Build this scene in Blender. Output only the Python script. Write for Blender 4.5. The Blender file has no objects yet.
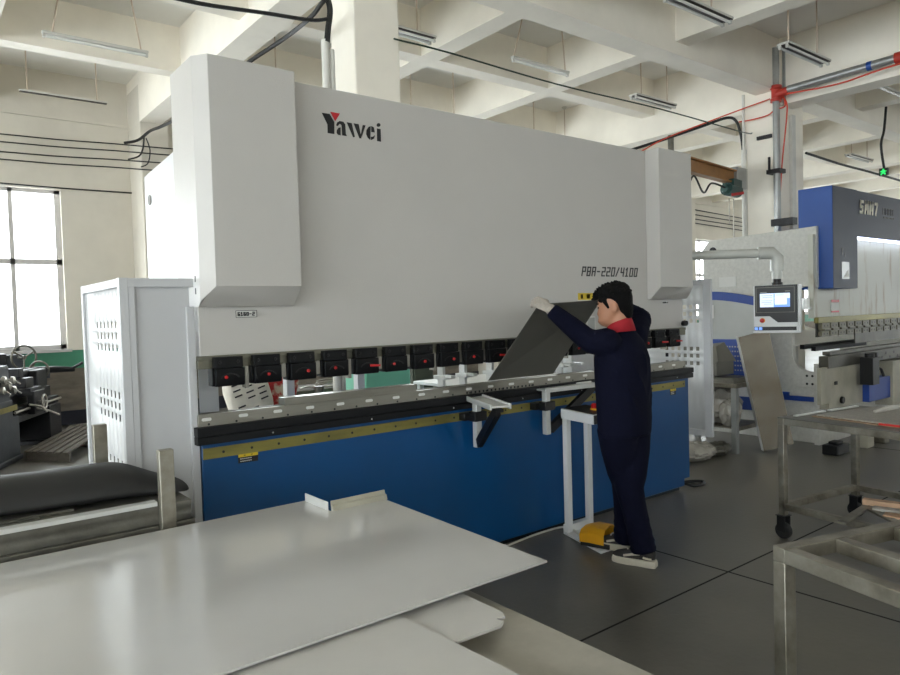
import bpy, bmesh, math, random
from mathutils import Vector, Matrix
random.seed(7)
PI = math.pi
SC = bpy.context.scene
COL = SC.collection
V = Vector

# ------------------------------------------------------------------ camera
F, H = 697.806, 1.57
yaw, pit, rol = [math.radians(a) for a in (51.71829802, -1.96884011, -1.65080719)]
fwd = V((math.cos(yaw)*math.cos(pit), math.sin(yaw)*math.cos(pit), math.sin(pit)))
rt0 = V((math.sin(yaw), -math.cos(yaw), 0)); up0 = rt0.cross(fwd)
rt = rt0*math.cos(rol) + up0*math.sin(rol)
up = up0*math.cos(rol) - rt0*math.sin(rol)
cam = bpy.data.cameras.new('camera'); cam.lens = F/900*36; cam.sensor_width = 36
cam.clip_start = .05; cam.clip_end = 200
co = bpy.data.objects.new('camera', cam); COL.objects.link(co)
m = Matrix.Identity(4)
for i in range(3):
    m[i][0] = rt[i]; m[i][1] = up[i]; m[i][2] = -fwd[i]
m[0][3], m[1][3], m[2][3] = 0, 0, H
co.matrix_world = m
SC.camera = co

def at(x, y, X=None, Y=None, Z=None):
    """point of the place seen at a pixel of the photograph, on a known plane"""
    d = rt*((x-450)/F) - up*((y-337.5)/F) + fwd
    t = X/d.x if X is not None else Y/d.y if Y is not None else (Z-H)/d.z
    return V((0, 0, H)) + d*t

# ------------------------------------------------------------------ materials
def lin(c):
    return tuple(((v/255)/12.92 if v/255 <= .04045 else ((v/255+.055)/1.055)**2.4) for v in c)
def mat(name, rgb, rough=.5, metal=0, var=.06, scale=6, bump=0, bscale=None, rvar=.0, rgb2=None, stretch=(1,1,1),
        emit=None, estr=0, detail=4, thresh=None, spec=None, coat=0):
    m = bpy.data.materials.new(name); m.use_nodes = True
    nt = m.node_tree; N = nt.nodes; L = nt.links
    b = N['Principled BSDF']
    c = lin(rgb)
    b.inputs['Roughness'].default_value = rough
    b.inputs['Metallic'].default_value = metal
    if spec is not None: b.inputs['Specular IOR Level'].default_value = spec
    if coat: b.inputs['Coat Weight'].default_value = coat; b.inputs['Coat Roughness'].default_value = .1
    tc = N.new('ShaderNodeTexCoord'); mp = N.new('ShaderNodeMapping')
    mp.inputs['Scale'].default_value = stretch
    L.new(tc.outputs['Object'], mp.inputs['Vector'])
    nz = N.new('ShaderNodeTexNoise'); nz.inputs['Scale'].default_value = scale; nz.inputs['Detail'].default_value = detail
    nz.inputs['Roughness'].default_value = .6
    L.new(mp.outputs[0], nz.inputs['Vector'])
    rp = N.new('ShaderNodeValToRGB')
    lo = tuple(v*(1-var) for v in c) if rgb2 is None else lin(rgb2)
    hi = tuple(min(1, v*(1+var)) for v in c) if rgb2 is None else c
    rp.color_ramp.elements[0].color = (*lo, 1); rp.color_ramp.elements[1].color = (*hi, 1)
    a, z = thresh or (.3, .7)
    rp.color_ramp.elements[0].position = a; rp.color_ramp.elements[1].position = z
    L.new(nz.outputs['Fac'], rp.inputs[0]); L.new(rp.outputs[0], b.inputs['Base Color'])
    if rvar:
        mr = N.new('ShaderNodeMapRange'); mr.inputs['To Min'].default_value = max(.02, rough-rvar); mr.inputs['To Max'].default_value = min(1, rough+rvar)
        L.new(nz.outputs['Fac'], mr.inputs['Value']); L.new(mr.outputs[0], b.inputs['Roughness'])
    if bump:
        n2 = N.new('ShaderNodeTexNoise'); n2.inputs['Scale'].default_value = bscale or scale*4; n2.inputs['Detail'].default_value = 5
        L.new(mp.outputs[0], n2.inputs['Vector'])
        bp = N.new('ShaderNodeBump'); bp.inputs['Strength'].default_value = bump; bp.inputs['Distance'].default_value = .01
        L.new(n2.outputs['Fac'], bp.inputs['Height']); L.new(bp.outputs[0], b.inputs['Normal'])
    if emit:
        b.inputs['Emission Color'].default_value = (*lin(emit), 1); b.inputs['Emission Strength'].default_value = estr
    return m

M = {}
M['plaster'] = mat('plaster', (242,236,224), .9, 0, .06, 1.2, .25, 9)
M['plaster_wall'] = mat('wall_plaster', (212,206,194), .9, 0, .08, .9, .3, 6)
M['slab'] = mat('slab_plaster', (232,230,224), .9, 0, .05, .8)
M['green_paint'] = mat('green_dado_paint', (70,140,112), .5, 0, .1, 3)
M['dado'] = mat('dirty_dado', (122,114,104), .8, 0, .3, 2.5, .4, 12, stretch=(1,1,3))
M['dark_skirt'] = mat('dark_skirting_paint', (30,32,46), .5)
M['floor'] = mat('concrete_floor', (109,106,100), .36, 0, .26, .9, .12, 30, rvar=.18, detail=9)
M['joint'] = mat('floor_joint_filler', (26,25,23), .9)
M['win_frame'] = mat('window_frame_paint', (196,192,190), .5)
M['white_paint'] = mat('white_machine_paint', (196,193,189), .38, 0, .02, 2, .16, 220)
M['grey_paint'] = mat('pale_grey_panel_paint', (196,197,200), .42, 0, .03, 2, .12, 220)
M['white_smooth'] = mat('white_smooth_paint', (222,223,224), .35, 0, .03, 3)
M['blue'] = mat('blue_machine_paint', (0,72,128), .3, 0, .06, 2.5, .08, 160)
M['black_rail'] = mat('black_rail', (18,19,22), .5, .1, .2, 8, spec=.3)
M['black'] = mat('black_plastic', (13,13,15), .45, 0, .2, 8)
M['black_clamp'] = mat('black_oxide_clamp', (19,20,22), .5, .2, .25, 20, spec=.3)
M['steel'] = mat('ground_steel', (150,147,138), .32, .85, .14, 5, .08, 60, rvar=.1, stretch=(.4,3,3))
M['zinc'] = mat('bright_zinc', (215,216,214), .32, .4, .06, 8)
M['olive_steel'] = mat('olive_ram_rail', (118,116,102), .4, .6, .1, 6)
M['brass'] = mat('oily_brass_strip', (150,140,72), .42, .35, .25, 5, .1, 40, rgb2=(112,104,58), stretch=(.5,2,2))
M['raw_steel'] = mat('raw_mill_steel', (112,110,102), .45, .7, .3, 7, .15, 40, rvar=.15)
M['rusty_steel'] = mat('stained_steel_tube', (164,160,148), .4, .7, .3, 6, .12, 40, rgb2=(104,96,82), rvar=.12, detail=7)
M['galv'] = mat('galvanised_pipe', (168,170,170), .35, .7, .12, 6)
M['stainless'] = mat('film_covered_sheet', (208,207,205), .13, .3, .04, 1.2, .02, 5, rvar=.06)
M['stainless2'] = mat('pale_steel_sheet', (206,204,200), .2, .2, .06, 2, .03, 8, rvar=.06)
M['mottled'] = mat('mottled_grey_steel_top', (206,202,192), .5, .15, .16, 2.2, .05, 20, rgb2=(164,160,150), detail=8)
M['dark_sheet'] = mat('dark_grey_sheet', (122,120,113), .5, .4, .1, 2.5, stretch=(1,.3,.3), rvar=.08)
M['brushed'] = mat('brushed_steel_panel', (220,213,201), .24, .8, .12, 2.0, 0, rgb2=(176,165,148), detail=3)
M['rubber'] = mat('black_rubber', (27,27,27), .55, 0, .15, 3)
M['rubber_tyre'] = mat('black_caster_rubber', (34,34,34), .6)
M['red'] = mat('red_plastic', (190,28,30), .4)
M['orange_hose'] = mat('orange_red_hose', (205,72,48), .5)
M['red_fit'] = mat('red_fitting_paint', (178,52,40), .45)
M['yellow'] = mat('yellow_plastic', (222,160,22), .4, 0, .08, 6)
M['yellow_sticker'] = mat('yellow_sticker', (220,190,40), .5)
M['black_sticker'] = mat('black_sticker', (24,24,26), .5)
M['logo_black'] = mat('black_logo_vinyl', (22,22,24), .35)
M['logo_red'] = mat('red_logo_vinyl', (196,34,44), .35)
M['letter'] = mat('dark_letter_vinyl', (40,40,42), .3)
M['silver_letter'] = mat('silver_letter', (226,220,204), .3, .1)
M['label_white'] = mat('white_label', (214,214,210), .5)
M['navy'] = mat('navy_workwear_cloth', (13,15,33), .9, 0, .14, 9, .3, 55, spec=.12)
M['collar_red'] = mat('red_collar_cloth', (158,20,34), .8, 0, .08, 30)
M['skin'] = mat('skin', (186,134,106), .5, 0, .06, 8)
M['hair'] = mat('black_hair', (7,6,6), .8, 0, .3, 60, .8, 110, spec=.2)
M['glove'] = mat('grey_white_glove_knit', (176,168,158), .85, 0, .1, 60, .3, 240)
M['shoe_white'] = mat('cream_shoe_rubber', (205,198,182), .55, 0, .08, 9)
M['shoe_dark'] = mat('dark_shoe_mesh', (52,50,48), .7, 0, .15, 30)
M['eye'] = mat('eye', (30,24,22), .2)
M['cable'] = mat('black_cable', (24,24,24), .5)
M['cable_green'] = mat('dark_green_cable', (34,52,40), .5)
M['white_pvc'] = mat('white_conduit', (212,210,203), .5)
M['lamp_body'] = mat('lamp_body_enamel', (196,194,188), .4)
M['lamp_tube'] = mat('unlit_lamp_tube', (228,228,224), .15)
M['lamp_dark'] = mat('dark_lamp_underside', (52,46,42), .4, .4)
M['rod'] = mat('lamp_rod', (196,178,160), .5)
M['wood'] = mat('weathered_wood', (92,85,76), .8, 0, .25, 6, .3, 30, stretch=(.4,4,4))
M['timber'] = mat('pale_timber', (204,168,138), .7, 0, .12, 5, stretch=(.4,4,4))
M['cast_iron'] = mat('dark_machine_enamel', (66,70,76), .45, .15, .2, 6, .15, 40)
M['cast_black'] = mat('black_oily_iron', (40,40,43), .42, .4, .3, 9, .2, 40)
M['worn_metal'] = mat('worn_handle_metal', (176,172,164), .3, .8, .2, 10)
M['white_sack'] = mat('white_woven_sack', (220,214,200), .7, 0, .08, 8, .3, 20)
M['sack'] = mat('white_printed_sack', (214,208,194), .7, 0, .3, 9, .4, 20, rgb2=(150,146,138), thresh=(.28,.42), stretch=(1,1,4))
M['red_sack'] = mat('red_printed_sack', (190,36,34), .5, 0, .2, 6, .4, 16, rgb2=(214,196,170), thresh=(.36,.44))
M['plastic_bag'] = mat('cloudy_plastic_bag', (172,168,160), .22, 0, .18, 7, 1, 14, spec=.8)
M['mint'] = mat('mint_green_paint', (128,202,172), .5, 0, .05, 4)
M['dark_green'] = mat('dark_olive_box', (70,78,66), .6)
M['m2_white'] = mat('speckled_grey_machine_paint', (200,199,193), .45, 0, .1, 26, .12, 160, detail=6)
M['m2_ram'] = mat('stained_ram_paint', (196,196,186), .45, 0, .1, 2.2, .08, 120, rgb2=(160,144,120), thresh=(.3,.46), stretch=(5,1,.8))
M['m2_blue'] = mat('cobalt_machine_paint', (32,76,152), .4, 0, .06, 3, .06, 140)
M['m2_slate'] = mat('slate_blue_front', (24,33,58), .5, 0, .06, 3, .06, 140)  # darker, greyer blue than the head's sides, on the thin front sheets
M['lit_mint_dado'] = mat('lit_mint_column_dado', (128,206,176), .5, 0, .05, 3)  # green dado lightened: the light on the column is in its colour
M['slot_glint'] = mat('white_slot_glint', (235,235,232), .3, .3)  # reflected brightness of the die slots, put into a white colour
M['pipe_paint'] = mat('pale_grey_pipe_paint', (196,197,192), .4, .1, .08, 6)
M['m2_cream'] = mat('worn_cream_paint', (168,164,148), .5, 0, .16, 4, .1, 40)
M['m2_dark'] = mat('dark_oily_bed_steel', (84,82,74), .4, .6, .25, 6, .1, 30)
M['m2_olive'] = mat('olive_clamp_steel', (100,96,80), .42, .5, .15, 9)
M['blue_crate'] = mat('blue_perforated_panel', (28,66,150), .45, 0, .08, 4)
M['grey_film'] = mat('grey_cloudy_panel', (178,180,178), .25, 0, .06, 3)
M['cardboard'] = mat('brown_cardboard', (146,122,98), .8, 0, .1, 7)
M['mat_grey'] = mat('grey_mesh_mat', (150,146,138), .55, .1, .2, 60, .4, 90)
M['orange_beam'] = mat('rust_orange_beam_paint', (150,104,52), .55, 0, .18, 5)
M['hoist_green'] = mat('dark_green_hoist_enamel', (26,66,62), .4, 0, .15, 9)
M['green_sign'] = mat('green_sign_face', (40,190,96), .4, 0, .05, 4, emit=(40,200,100), estr=.12)
M['led'] = mat('led_strip', (240,244,255), .4, emit=(232,240,255), estr=.45)
M['screen'] = mat('lit_screen', (190,208,246), .3, 0, .05, 3, emit=(196,214,250), estr=.11)
M['screen_blue'] = mat('lit_screen_blue', (96,136,226), .3, emit=(96,140,232), estr=.11)
M['screen_pink'] = mat('lit_screen_pale', (240,226,236), .3, emit=(240,228,240), estr=.11)
M['glass'] = None
def glass():
    m = bpy.data.materials.new('window_glass'); m.use_nodes = True
    nt = m.node_tree; N = nt.nodes; L = nt.links
    for n in list(N): N.remove(n)
    o = N.new('ShaderNodeOutputMaterial'); mx = N.new('ShaderNodeMixShader'); t = N.new('ShaderNodeBsdfTransparent'); g = N.new('ShaderNodeBsdfGlossy')
    g.inputs['Roughness'].default_value = .05; mx.inputs[0].default_value = .06
    t.inputs[0].default_value = (.95, .97, .97, 1)
    L.new(t.outputs[0], mx.inputs[1]); L.new(g.outputs[0], mx.inputs[2]); L.new(mx.outputs[0], o.inputs[0])
    return m
M['glass'] = glass()

# ------------------------------------------------------------------ mesh builder
class G:
    def __init__(s): s.bm = bmesh.new(); s.mi = 0
    def face(s, vs):
        try:
            f = s.bm.faces.new(vs); f.material_index = s.mi; return f
        except ValueError: return None
    def hexa(s, P):
        v = [s.bm.verts.new(p) for p in P]
        for q in ((0,3,2,1),(4,5,6,7),(0,1,5,4),(1,2,6,5),(2,3,7,6),(3,0,4,7)): s.face([v[i] for i in q])
        return s
    def box(s, x0, x1, y0, y1, z0, z1):
        return s.hexa([(x0,y0,z0),(x1,y0,z0),(x1,y1,z0),(x0,y1,z0),(x0,y0,z1),(x1,y0,z1),(x1,y1,z1),(x0,y1,z1)])
    def obox(s, c, u, v, w):
        c, u, v, w = V(c), V(u), V(v), V(w)
        return s.hexa([c-u-v-w, c+u-v-w, c+u+v-w, c-u+v-w, c-u-v+w, c+u-v+w, c+u+v+w, c-u+v+w])
    def bar(s, p, q, w, h, upv=(0,0,1)):
        p, q = V(p), V(q); d = (q-p); n = d.normalized()
        a = n.cross(V(upv))
        if a.length < 1e-4: a = n.cross(V((1,0,0)))
        a.normalize(); b = a.cross(n).normalized()
        return s.obox((p+q)/2, d/2, a*w/2, b*h/2)
    def ring(s, pts): return [s.bm.verts.new(p) for p in pts]
    def loft(s, rings, cap=True):
        R = [s.ring(r) for r in rings]
        for a, b in zip(R, R[1:]):
            n = len(a)
            for i in range(n): s.face([a[i], a[(i+1)%n], b[(i+1)%n], b[i]])
        if cap: s.face(R[0][::-1]); s.face(R[-1])
        return s
    def tube(s, pts, r, n=8, cap=True):
        pts = [V(p) for p in pts]; rr = r if isinstance(r, (list, tuple)) else [r]*len(pts)
        rings = []; a = None
        for i, p in enumerate(pts):
            d = (pts[min(i+1, len(pts)-1)] - pts[max(i-1, 0)]).normalized()
            if a is None:
                a = d.cross(V((0,0,1)))
                if a.length < .05: a = d.cross(V((1,0,0)))
            a = (a - d*a.dot(d)).normalized(); b = d.cross(a)
            rings.append([p + (a*math.cos(t)+b*math.sin(t))*rr[i] for t in (2*PI*k/n for k in range(n))])
        return s.loft(rings, cap)
    def eloft(s, secs, n=20):
        """secs: (centre, axis_u, axis_v, ru, rv)"""
        return s.loft([[V(c) + V(u)*ru*math.cos(2*PI*k/n) + V(v)*rv*math.sin(2*PI*k/n) for k in range(n)] for c, u, v, ru, rv in secs])
    def ell(s, c, r, n=16, rot=None):
        c = V(c); mm = rot or Matrix.Identity(3); rings = []
        for j in range(1, n//2):
            t = PI*j/(n//2)
            rings.append([c + mm @ V((r[0]*math.sin(t)*math.cos(2*PI*k/n), r[1]*math.sin(t)*math.sin(2*PI*k/n), r[2]*math.cos(t))) for k in range(n)])
        R = [s.ring(q) for q in rings]
        for a, b in zip(R, R[1:]):
            for i in range(n): s.face([a[i], b[i], b[(i+1)%n], a[(i+1)%n]])
        t0 = s.bm.verts.new(c + mm @ V((0,0,r[2]))); t1 = s.bm.verts.new(c - mm @ V((0,0,r[2])))
        for i in range(n):
            s.face([t0, R[0][i], R[0][(i+1)%n]]); s.face([t1, R[-1][(i+1)%n], R[-1][i]])
        return s
    def prism(s, poly, axis, a, b):
        f = {'x': lambda p, t: (t, p[0], p[1]), 'y': lambda p, t: (p[0], t, p[1]), 'z': lambda p, t: (p[0], p[1], t)}[axis]
        return s.loft([[f(p, a) for p in poly], [f(p, b) for p in poly]])
    def lathe(s, prof, c, axis=(0,0,1), n=20):
        c = V(c); ax = V(axis).normalized(); a = ax.cross(V((1,0,0)))
        if a.length < .1: a = ax.cross(V((0,1,0)))
        a.normalize(); b = ax.cross(a)
        return s.loft([[c + ax*z + (a*math.cos(2*PI*k/n)+b*math.sin(2*PI*k/n))*r for k in range(n)] for r, z in prof])
    def torus(s, c, axis, R, r, n=24, k=8):
        c = V(c); ax = V(axis).normalized(); a = ax.cross(V((0,0,1)))
        if a.length < .1: a = ax.cross(V((1,0,0)))
        a.normalize(); b = ax.cross(a); rings = []
        for i in range(n):
            t = 2*PI*i/n; d = a*math.cos(t)+b*math.sin(t)
            rings.append(s.ring([c + d*(R+r*math.cos(2*PI*j/k)) + ax*r*math.sin(2*PI*j/k) for j in range(k)]))
        for i in range(n):
            A, B = rings[i], rings[(i+1)%n]
            for j in range(k): s.face([A[j], A[(j+1)%k], B[(j+1)%k], B[j]])
        return s

WM = {}
def wm(o): return WM.get(o.name, Matrix.Identity(4))
def obj(name, g, mats, parent=None, bevel=0, label=None, smooth=38, world=True, recentre=True):
    bm = g.bm
    bmesh.ops.recalc_face_normals(bm, faces=bm.faces[:])
    me = bpy.data.meshes.new(name)
    o = bpy.data.objects.new(name, me); COL.objects.link(o)
    if parent is not None:
        if world: bm.transform(wm(parent).inverted())
        o.parent = parent; WM[o.name] = wm(parent)
    elif recentre:
        xs = [v.co for v in bm.verts]
        c = V(((min(v.x for v in xs)+max(v.x for v in xs))/2, (min(v.y for v in xs)+max(v.y for v in xs))/2, min(v.z for v in xs)))
        bm.transform(Matrix.Translation(-c)); o.location = c; WM[o.name] = Matrix.Translation(c)
    bm.to_mesh(me); bm.free()
    for mm in (mats if isinstance(mats, (list, tuple)) else [mats]): me.materials.append(M[mm])
    for p in me.polygons: p.use_smooth = True
    me.set_sharp_from_angle(angle=math.radians(smooth))
    if bevel:
        b = o.modifiers.new('bevel', 'BEVEL'); b.width = bevel; b.segments = 2; b.limit_method = 'ANGLE'; b.angle_limit = math.radians(50)
        b.harden_normals = False
    if label: o['label'] = label
    return o
def tag(o, label, cat, group=None):
    o['label'] = label; o['category'] = cat
    if group: o['group'] = group
    return o
def thing(name, loc, label, cat, group=None, rz=0):
    o = bpy.data.objects.new(name, None); COL.objects.link(o); o.empty_display_size = .1
    o.location = loc; o.rotation_euler = (0, 0, rz)
    WM[o.name] = Matrix.Translation(V(loc)) @ Matrix.Rotation(rz, 4, 'Z')
    return tag(o, label, cat, group)
def struct(name, g, mats, parent=None, bevel=0, smooth=38):
    o = obj(name, g, mats, parent, bevel, smooth=smooth)
    o['kind'] = 'structure'
    return o
def single(name, g, mats, label, cat, group=None, bevel=0, smooth=38):
    return tag(obj(name, g, mats, None, bevel, smooth=smooth), label, cat, group)
def remesh(o, size, it=6, fac=.5):
    r = o.modifiers.new('fuse', 'REMESH'); r.mode = 'VOXEL'; r.voxel_size = size; r.use_smooth_shade = True
    s = o.modifiers.new('soften', 'SMOOTH'); s.factor = fac; s.iterations = it
def curve_pts(P, n=8):
    """Catmull-Rom through the points"""
    P = [V(p) for p in P]; out = []
    for i in range(len(P)-1):
        a, b, c, d = P[max(i-1,0)], P[i], P[i+1], P[min(i+2, len(P)-1)]
        for k in range(n):
            t = k/n
            out.append(.5*((2*b) + (c-a)*t + (2*a-5*b+4*c-d)*t*t + (3*b-a-3*c+d)*t**3))
    return out + [P[-1]]

# ------------------------------------------------------------------ building shell
XW, XE, YN, YS = -7.0, 34.0, 12.3, -10.5
ZC, ZS, ZM = 5.47, 4.87, 4.71
struct('floor', G().box(XW, XE, YS, YN+.3, -.2, 0), 'floor')
g = G()
g.box(-6.9, 33, 2.193, 2.205, -.05, .0008); g.box(3.768, 3.782, YS, 3.38, -.05, .0008)
g.box(3.768+4.4, 3.782+4.4, YS, YN, -.05, .0008)
struct('trim_1', g, 'joint')

wins = [(-2.6, 2.07), (4.7, 9.4), (12.1, 16.8), (19.2, 24.1), (26.6, 31.4)]
WZ0, WZ1 = 1.19, 3.665
def wall_with_openings(g, a0, a1, ops, z0, z1, put):
    prev = a0
    for o0, o1 in ops:
        put(prev, o0, 0, ZC+.2); put(o0, o1, 0, z0); put(o0, o1, z1, ZC+.2); prev = o1
    put(prev, a1, 0, ZC+.2)
g = G(); wall_with_openings(g, XW, XE, wins, WZ0, WZ1, lambda a, b, c, d: g.box(a, b, YN, YN+.3, c, d))
struct('wall_north', g, 'plaster_wall')
swins = [(-5, -2.5), (5.5, 8), (13, 15.5), (21, 23.5)]
g = G(); wall_with_openings(g, XW, XE, swins, 1.9, 4.0, lambda a, b, c, d: g.box(a, b, YS-.3, YS, c, d))
struct('wall_south', g, 'plaster_wall')
wwins = [(-9.5, -4.0), (-3, 3.5), (4.5, 11.5)]
g = G(); wall_with_openings(g, YS, YN+.3, wwins, 1.0, 4.3, lambda a, b, c, d: g.box(XW-.3, XW, a, b, c, d))
struct('wall_west', g, 'plaster_wall')
ewins = [(-8, -3), (-1, 4), (6, 11)]
g = G(); wall_with_openings(g, YS, YN+.3, ewins, 1.2, 4.3, lambda a, b, c, d: g.box(XE, XE+.3, a, b, c, d))
struct('wall_east', g, 'plaster_wall')

# ceiling slab with its grid of beams
g = G(); g.mi = 1
g.box(XW, XE, YS, YN+.3, ZC, ZC+.2); g.mi = 0
BX = [(3.1, 3.43)] + [(3.3+7.42*k-.19, 3.3+7.42*k+.19) for k in (-1, 2, 3, 4)] + [(10.35, 10.72)]
def ybeam(a, b, z): g.box(a, b, YS, YN, z, ZC+.01)
for a, b in BX: ybeam(a, b, 4.50 if a > 10 and a < 11 else ZM)
for a, b in ((5.40, 5.68), (7.73, 8.01), (-1.7, -1.4), (.7, 1.0), (13.0, 13.3), (15.5, 15.8), (20.5, 20.8), (22.9, 23.2), (27.8, 28.1), (30.2, 30.5)): ybeam(a, b, ZS)
for a, b, z in ((5.10, 5.42, ZM), (7.27, 7.52, ZS), (9.54, 9.77, ZS), (2.5, 2.8, ZS), (0.1, .4, ZS), (-2.4, -2.0, ZM), (-5, -4.7, ZS), (-7.5, -7.2, ZS)):
    g.box(XW, XE, a, b, z+.002, ZC+.012)
struct('ceiling', g, ['plaster', 'slab'])

# columns on the beam crossings
def column(x0, x1, y0, y1):
    g = G(); g.box(x0, x1, y0, y1, 0, ZM+.1); return struct('column', g, 'plaster', bevel=.012)
column(3.1, 3.555, 5.1, 5.50)
g = G(); g.box(3.094, 3.561, 5.094, 5.506, 0, 1.32); struct('trim_5', g, 'lit_mint_dado', bevel=.012)
column(10.27, 11.08, 5.1, 5.62)
column(17.9, 18.4, 5.1, 5.6); column(-4.35, -3.9, 5.1, 5.5)
for x in (3.1, 10.5, 18.0, -4.3): 
    g = G(); g.box(x, x+.43, 11.6, YN, 0, 5.3); struct('pilaster', g, 'plaster_wall', bevel=.012)
# picture-rail ridge on the wall, dado, skirting
g = G(); g.box(XW, XE, YN-.03, YN, 4.75, 4.79); struct('trim_2', g, 'plaster_wall')
g = G(); g.box(XW, XE, YN-.012, YN, .875, 1.165); struct('trim_3', g, 'green_paint')
g = G(); g.box(XW, XE, YN-.016, YN, .22, .88); struct('trim_4', g, 'dado')
g = G(); g.box(XW, XE, YN-.03, YN, 0, .22); struct('baseboard_north', g, 'dark_skirt')

wn = 0
def window(a0, a1, z0, z1, axis, plane, out, ncols, transom):
    """frame of bars with one pane sheet per window; axis 'x' runs along X on the plane Y=plane"""
    global wn; wn += 1
    g = G(); t = .055
    def put(a, b, c, d, e=.07):
        y0, y1 = (plane+out*.10, plane+out*(.10+e)); y0, y1 = min(y0, y1), max(y0, y1)
        g.box(a, b, y0, y1, c, d) if axis == 'x' else g.box(y0, y1, a, b, c, d)
    put(a0, a1, z0, z0+.07); put(a0, a1, z1-t, z1)
    put(a0, a0+.08, z0, z1); put(a1-.08, a1, z0, z1)
    for zt in transom: put(a0, a1, zt-.04, zt+.04, .075)
    for k in range(1, ncols):
        x = a1 - k*(a1-a0)/ncols; put(x-.03, x+.03, z0, z1, .078)
    fr = struct('window_%d' % wn, g, 'win_frame')
    g = G(); y = plane+out*.13
    if axis == 'x': g.box(a0+.02, a1-.02, y-.003, y+.003, z0+.02, z1-.02)
    else: g.box(y-.003, y+.003, a0+.02, a1-.02, z0+.02, z1-.02)
    p = struct('pane', g, 'glass', fr)
    return fr
def portal(c, sx, sy, d):
    l = bpy.data.lights.new('daylight_portal', 'AREA'); l.shape = 'RECTANGLE'; l.size = sx; l.size_y = sy
    l.cycles.is_portal = True
    o = bpy.data.objects.new('daylight_portal', l); COL.objects.link(o)
    o.location = c; o.rotation_euler = V(d).to_track_quat('-Z', 'Y').to_euler()
for i, (a, b) in enumerate(wins):
    window(a, b, WZ0, WZ1, 'x', YN, 1, 7 if i == 0 else 7, (2.55,))
    portal(((a+b)/2, YN+.32, (WZ0+WZ1)/2), b-a, WZ1-WZ0, (0,-1,0))
    g = G(); g.box(a-.02, b+.05, YN-.06, YN+.1, WZ0-.045, WZ0); struct('trim_%d' % (10+i), g, 'win_frame')
for a, b in swins:
    window(a, b, 1.9, 4.0, 'x', YS, -1, 4, (2.9,)); portal(((a+b)/2, YS-.32, 2.95), b-a, 2.1, (0,1,0))
for a, b in wwins:
    window(a, b, 1.0, 4.3, 'y', XW, -1, 5, (2.9,)); portal((XW-.32, (a+b)/2, 2.65), 3.3, b-a, (1,0,0))
for a, b in ewins:
    window(a, b, 1.2, 4.3, 'y', XE, 1, 5, (2.9,)); portal((XE+.32, (a+b)/2, 2.75), 3.1, b-a, (-1,0,0))

# ------------------------------------------------------------------ main press brake
YR = 3.45
pb = thing('press_brake', (3.2, 3.8, 0), 'long white and blue press brake the worker is standing at', 'press brake')
g = G(); g.prism([(1.145,.03),(5.25,.03),(5.25,.09),(5.33,.09),(5.33,.966),(1.145,.966)], 'y', YR, YR+.12)
bed = obj('bed', g, 'blue', pb, .004)
g = G(); g.box(1.2, 5.2, YR+.02, YR+.10, 0, .03); obj('bed_foot', g, 'black', pb)
g = G(); g.box(1.15, 5.27, YR-.008, YR, .884, .938)
g.mi = 1
for k in range(28): g.lathe([(.007,0),(.007,.002)], (1.25+.148*k, YR-.008, .911), (0,-1,0), 8)
obj('slide_strip', g, ['brass', 'black'], pb, label='brassy strip with a row of screw holes')
g = G(); g.box(1.112, 5.34, YR-.05, YR+.13, 1.005, 1.048); g.box(1.112, 5.34, YR-.045, YR+.13, .962, 1.0); g.box(1.114, 5.338, YR-.035, YR+.13, .99, 1.01)
g.mi = 1
for k in range(7): g.lathe([(.005,0),(.005,.003)], (1.5+.6*k, YR-.045, .98), (0,-1,0), 8)
obj('table_rail', g, ['black_rail', 'zinc'], pb, .003)
# die with slots and screw holes
g = G()
g.prism([(YR-.015,1.048),(YR+.06,1.048),(YR+.06,1.108),(YR+.045,1.108),(YR+.0225,1.095),(YR,1.108),(YR-.015,1.108)], 'x', 1.13, 5.27)
g.box(1.585, 2.44, YR-.0155, YR+.06, 1.108, 1.148)
die = obj('lower_die', g, 'steel', pb, .0015)
for k in range(22):
    x = 1.17 + .187*k
    g = G()
    for e in (0, 1): pass
    n = 10; pts = []
    for j in range(n):
        t = 2*PI*j/n; cx = .016 if math.cos(t) > 0 else -.016
        pts.append((x + cx + .0085*math.cos(t), 1.083 + .0085*math.sin(t)))
    g.prism(pts, 'y', YR-.0165, YR-.012)
    obj('slot', g, 'slot_glint', die, label='slot in the die, coloured white for its reflected light')
g = G()
for k in range(30): g.lathe([(.006,0),(.006,.0016)], (1.18+.14*k, YR-.015, 1.058), (0,-1,0), 8)
for k in range(18): g.box(2.83+.035*k, 2.843+.035*k, YR-.0165, YR-.014, 1.052, 1.066)
obj('screw_hole', g, 'black', die)['kind'] = 'stuff'
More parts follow.
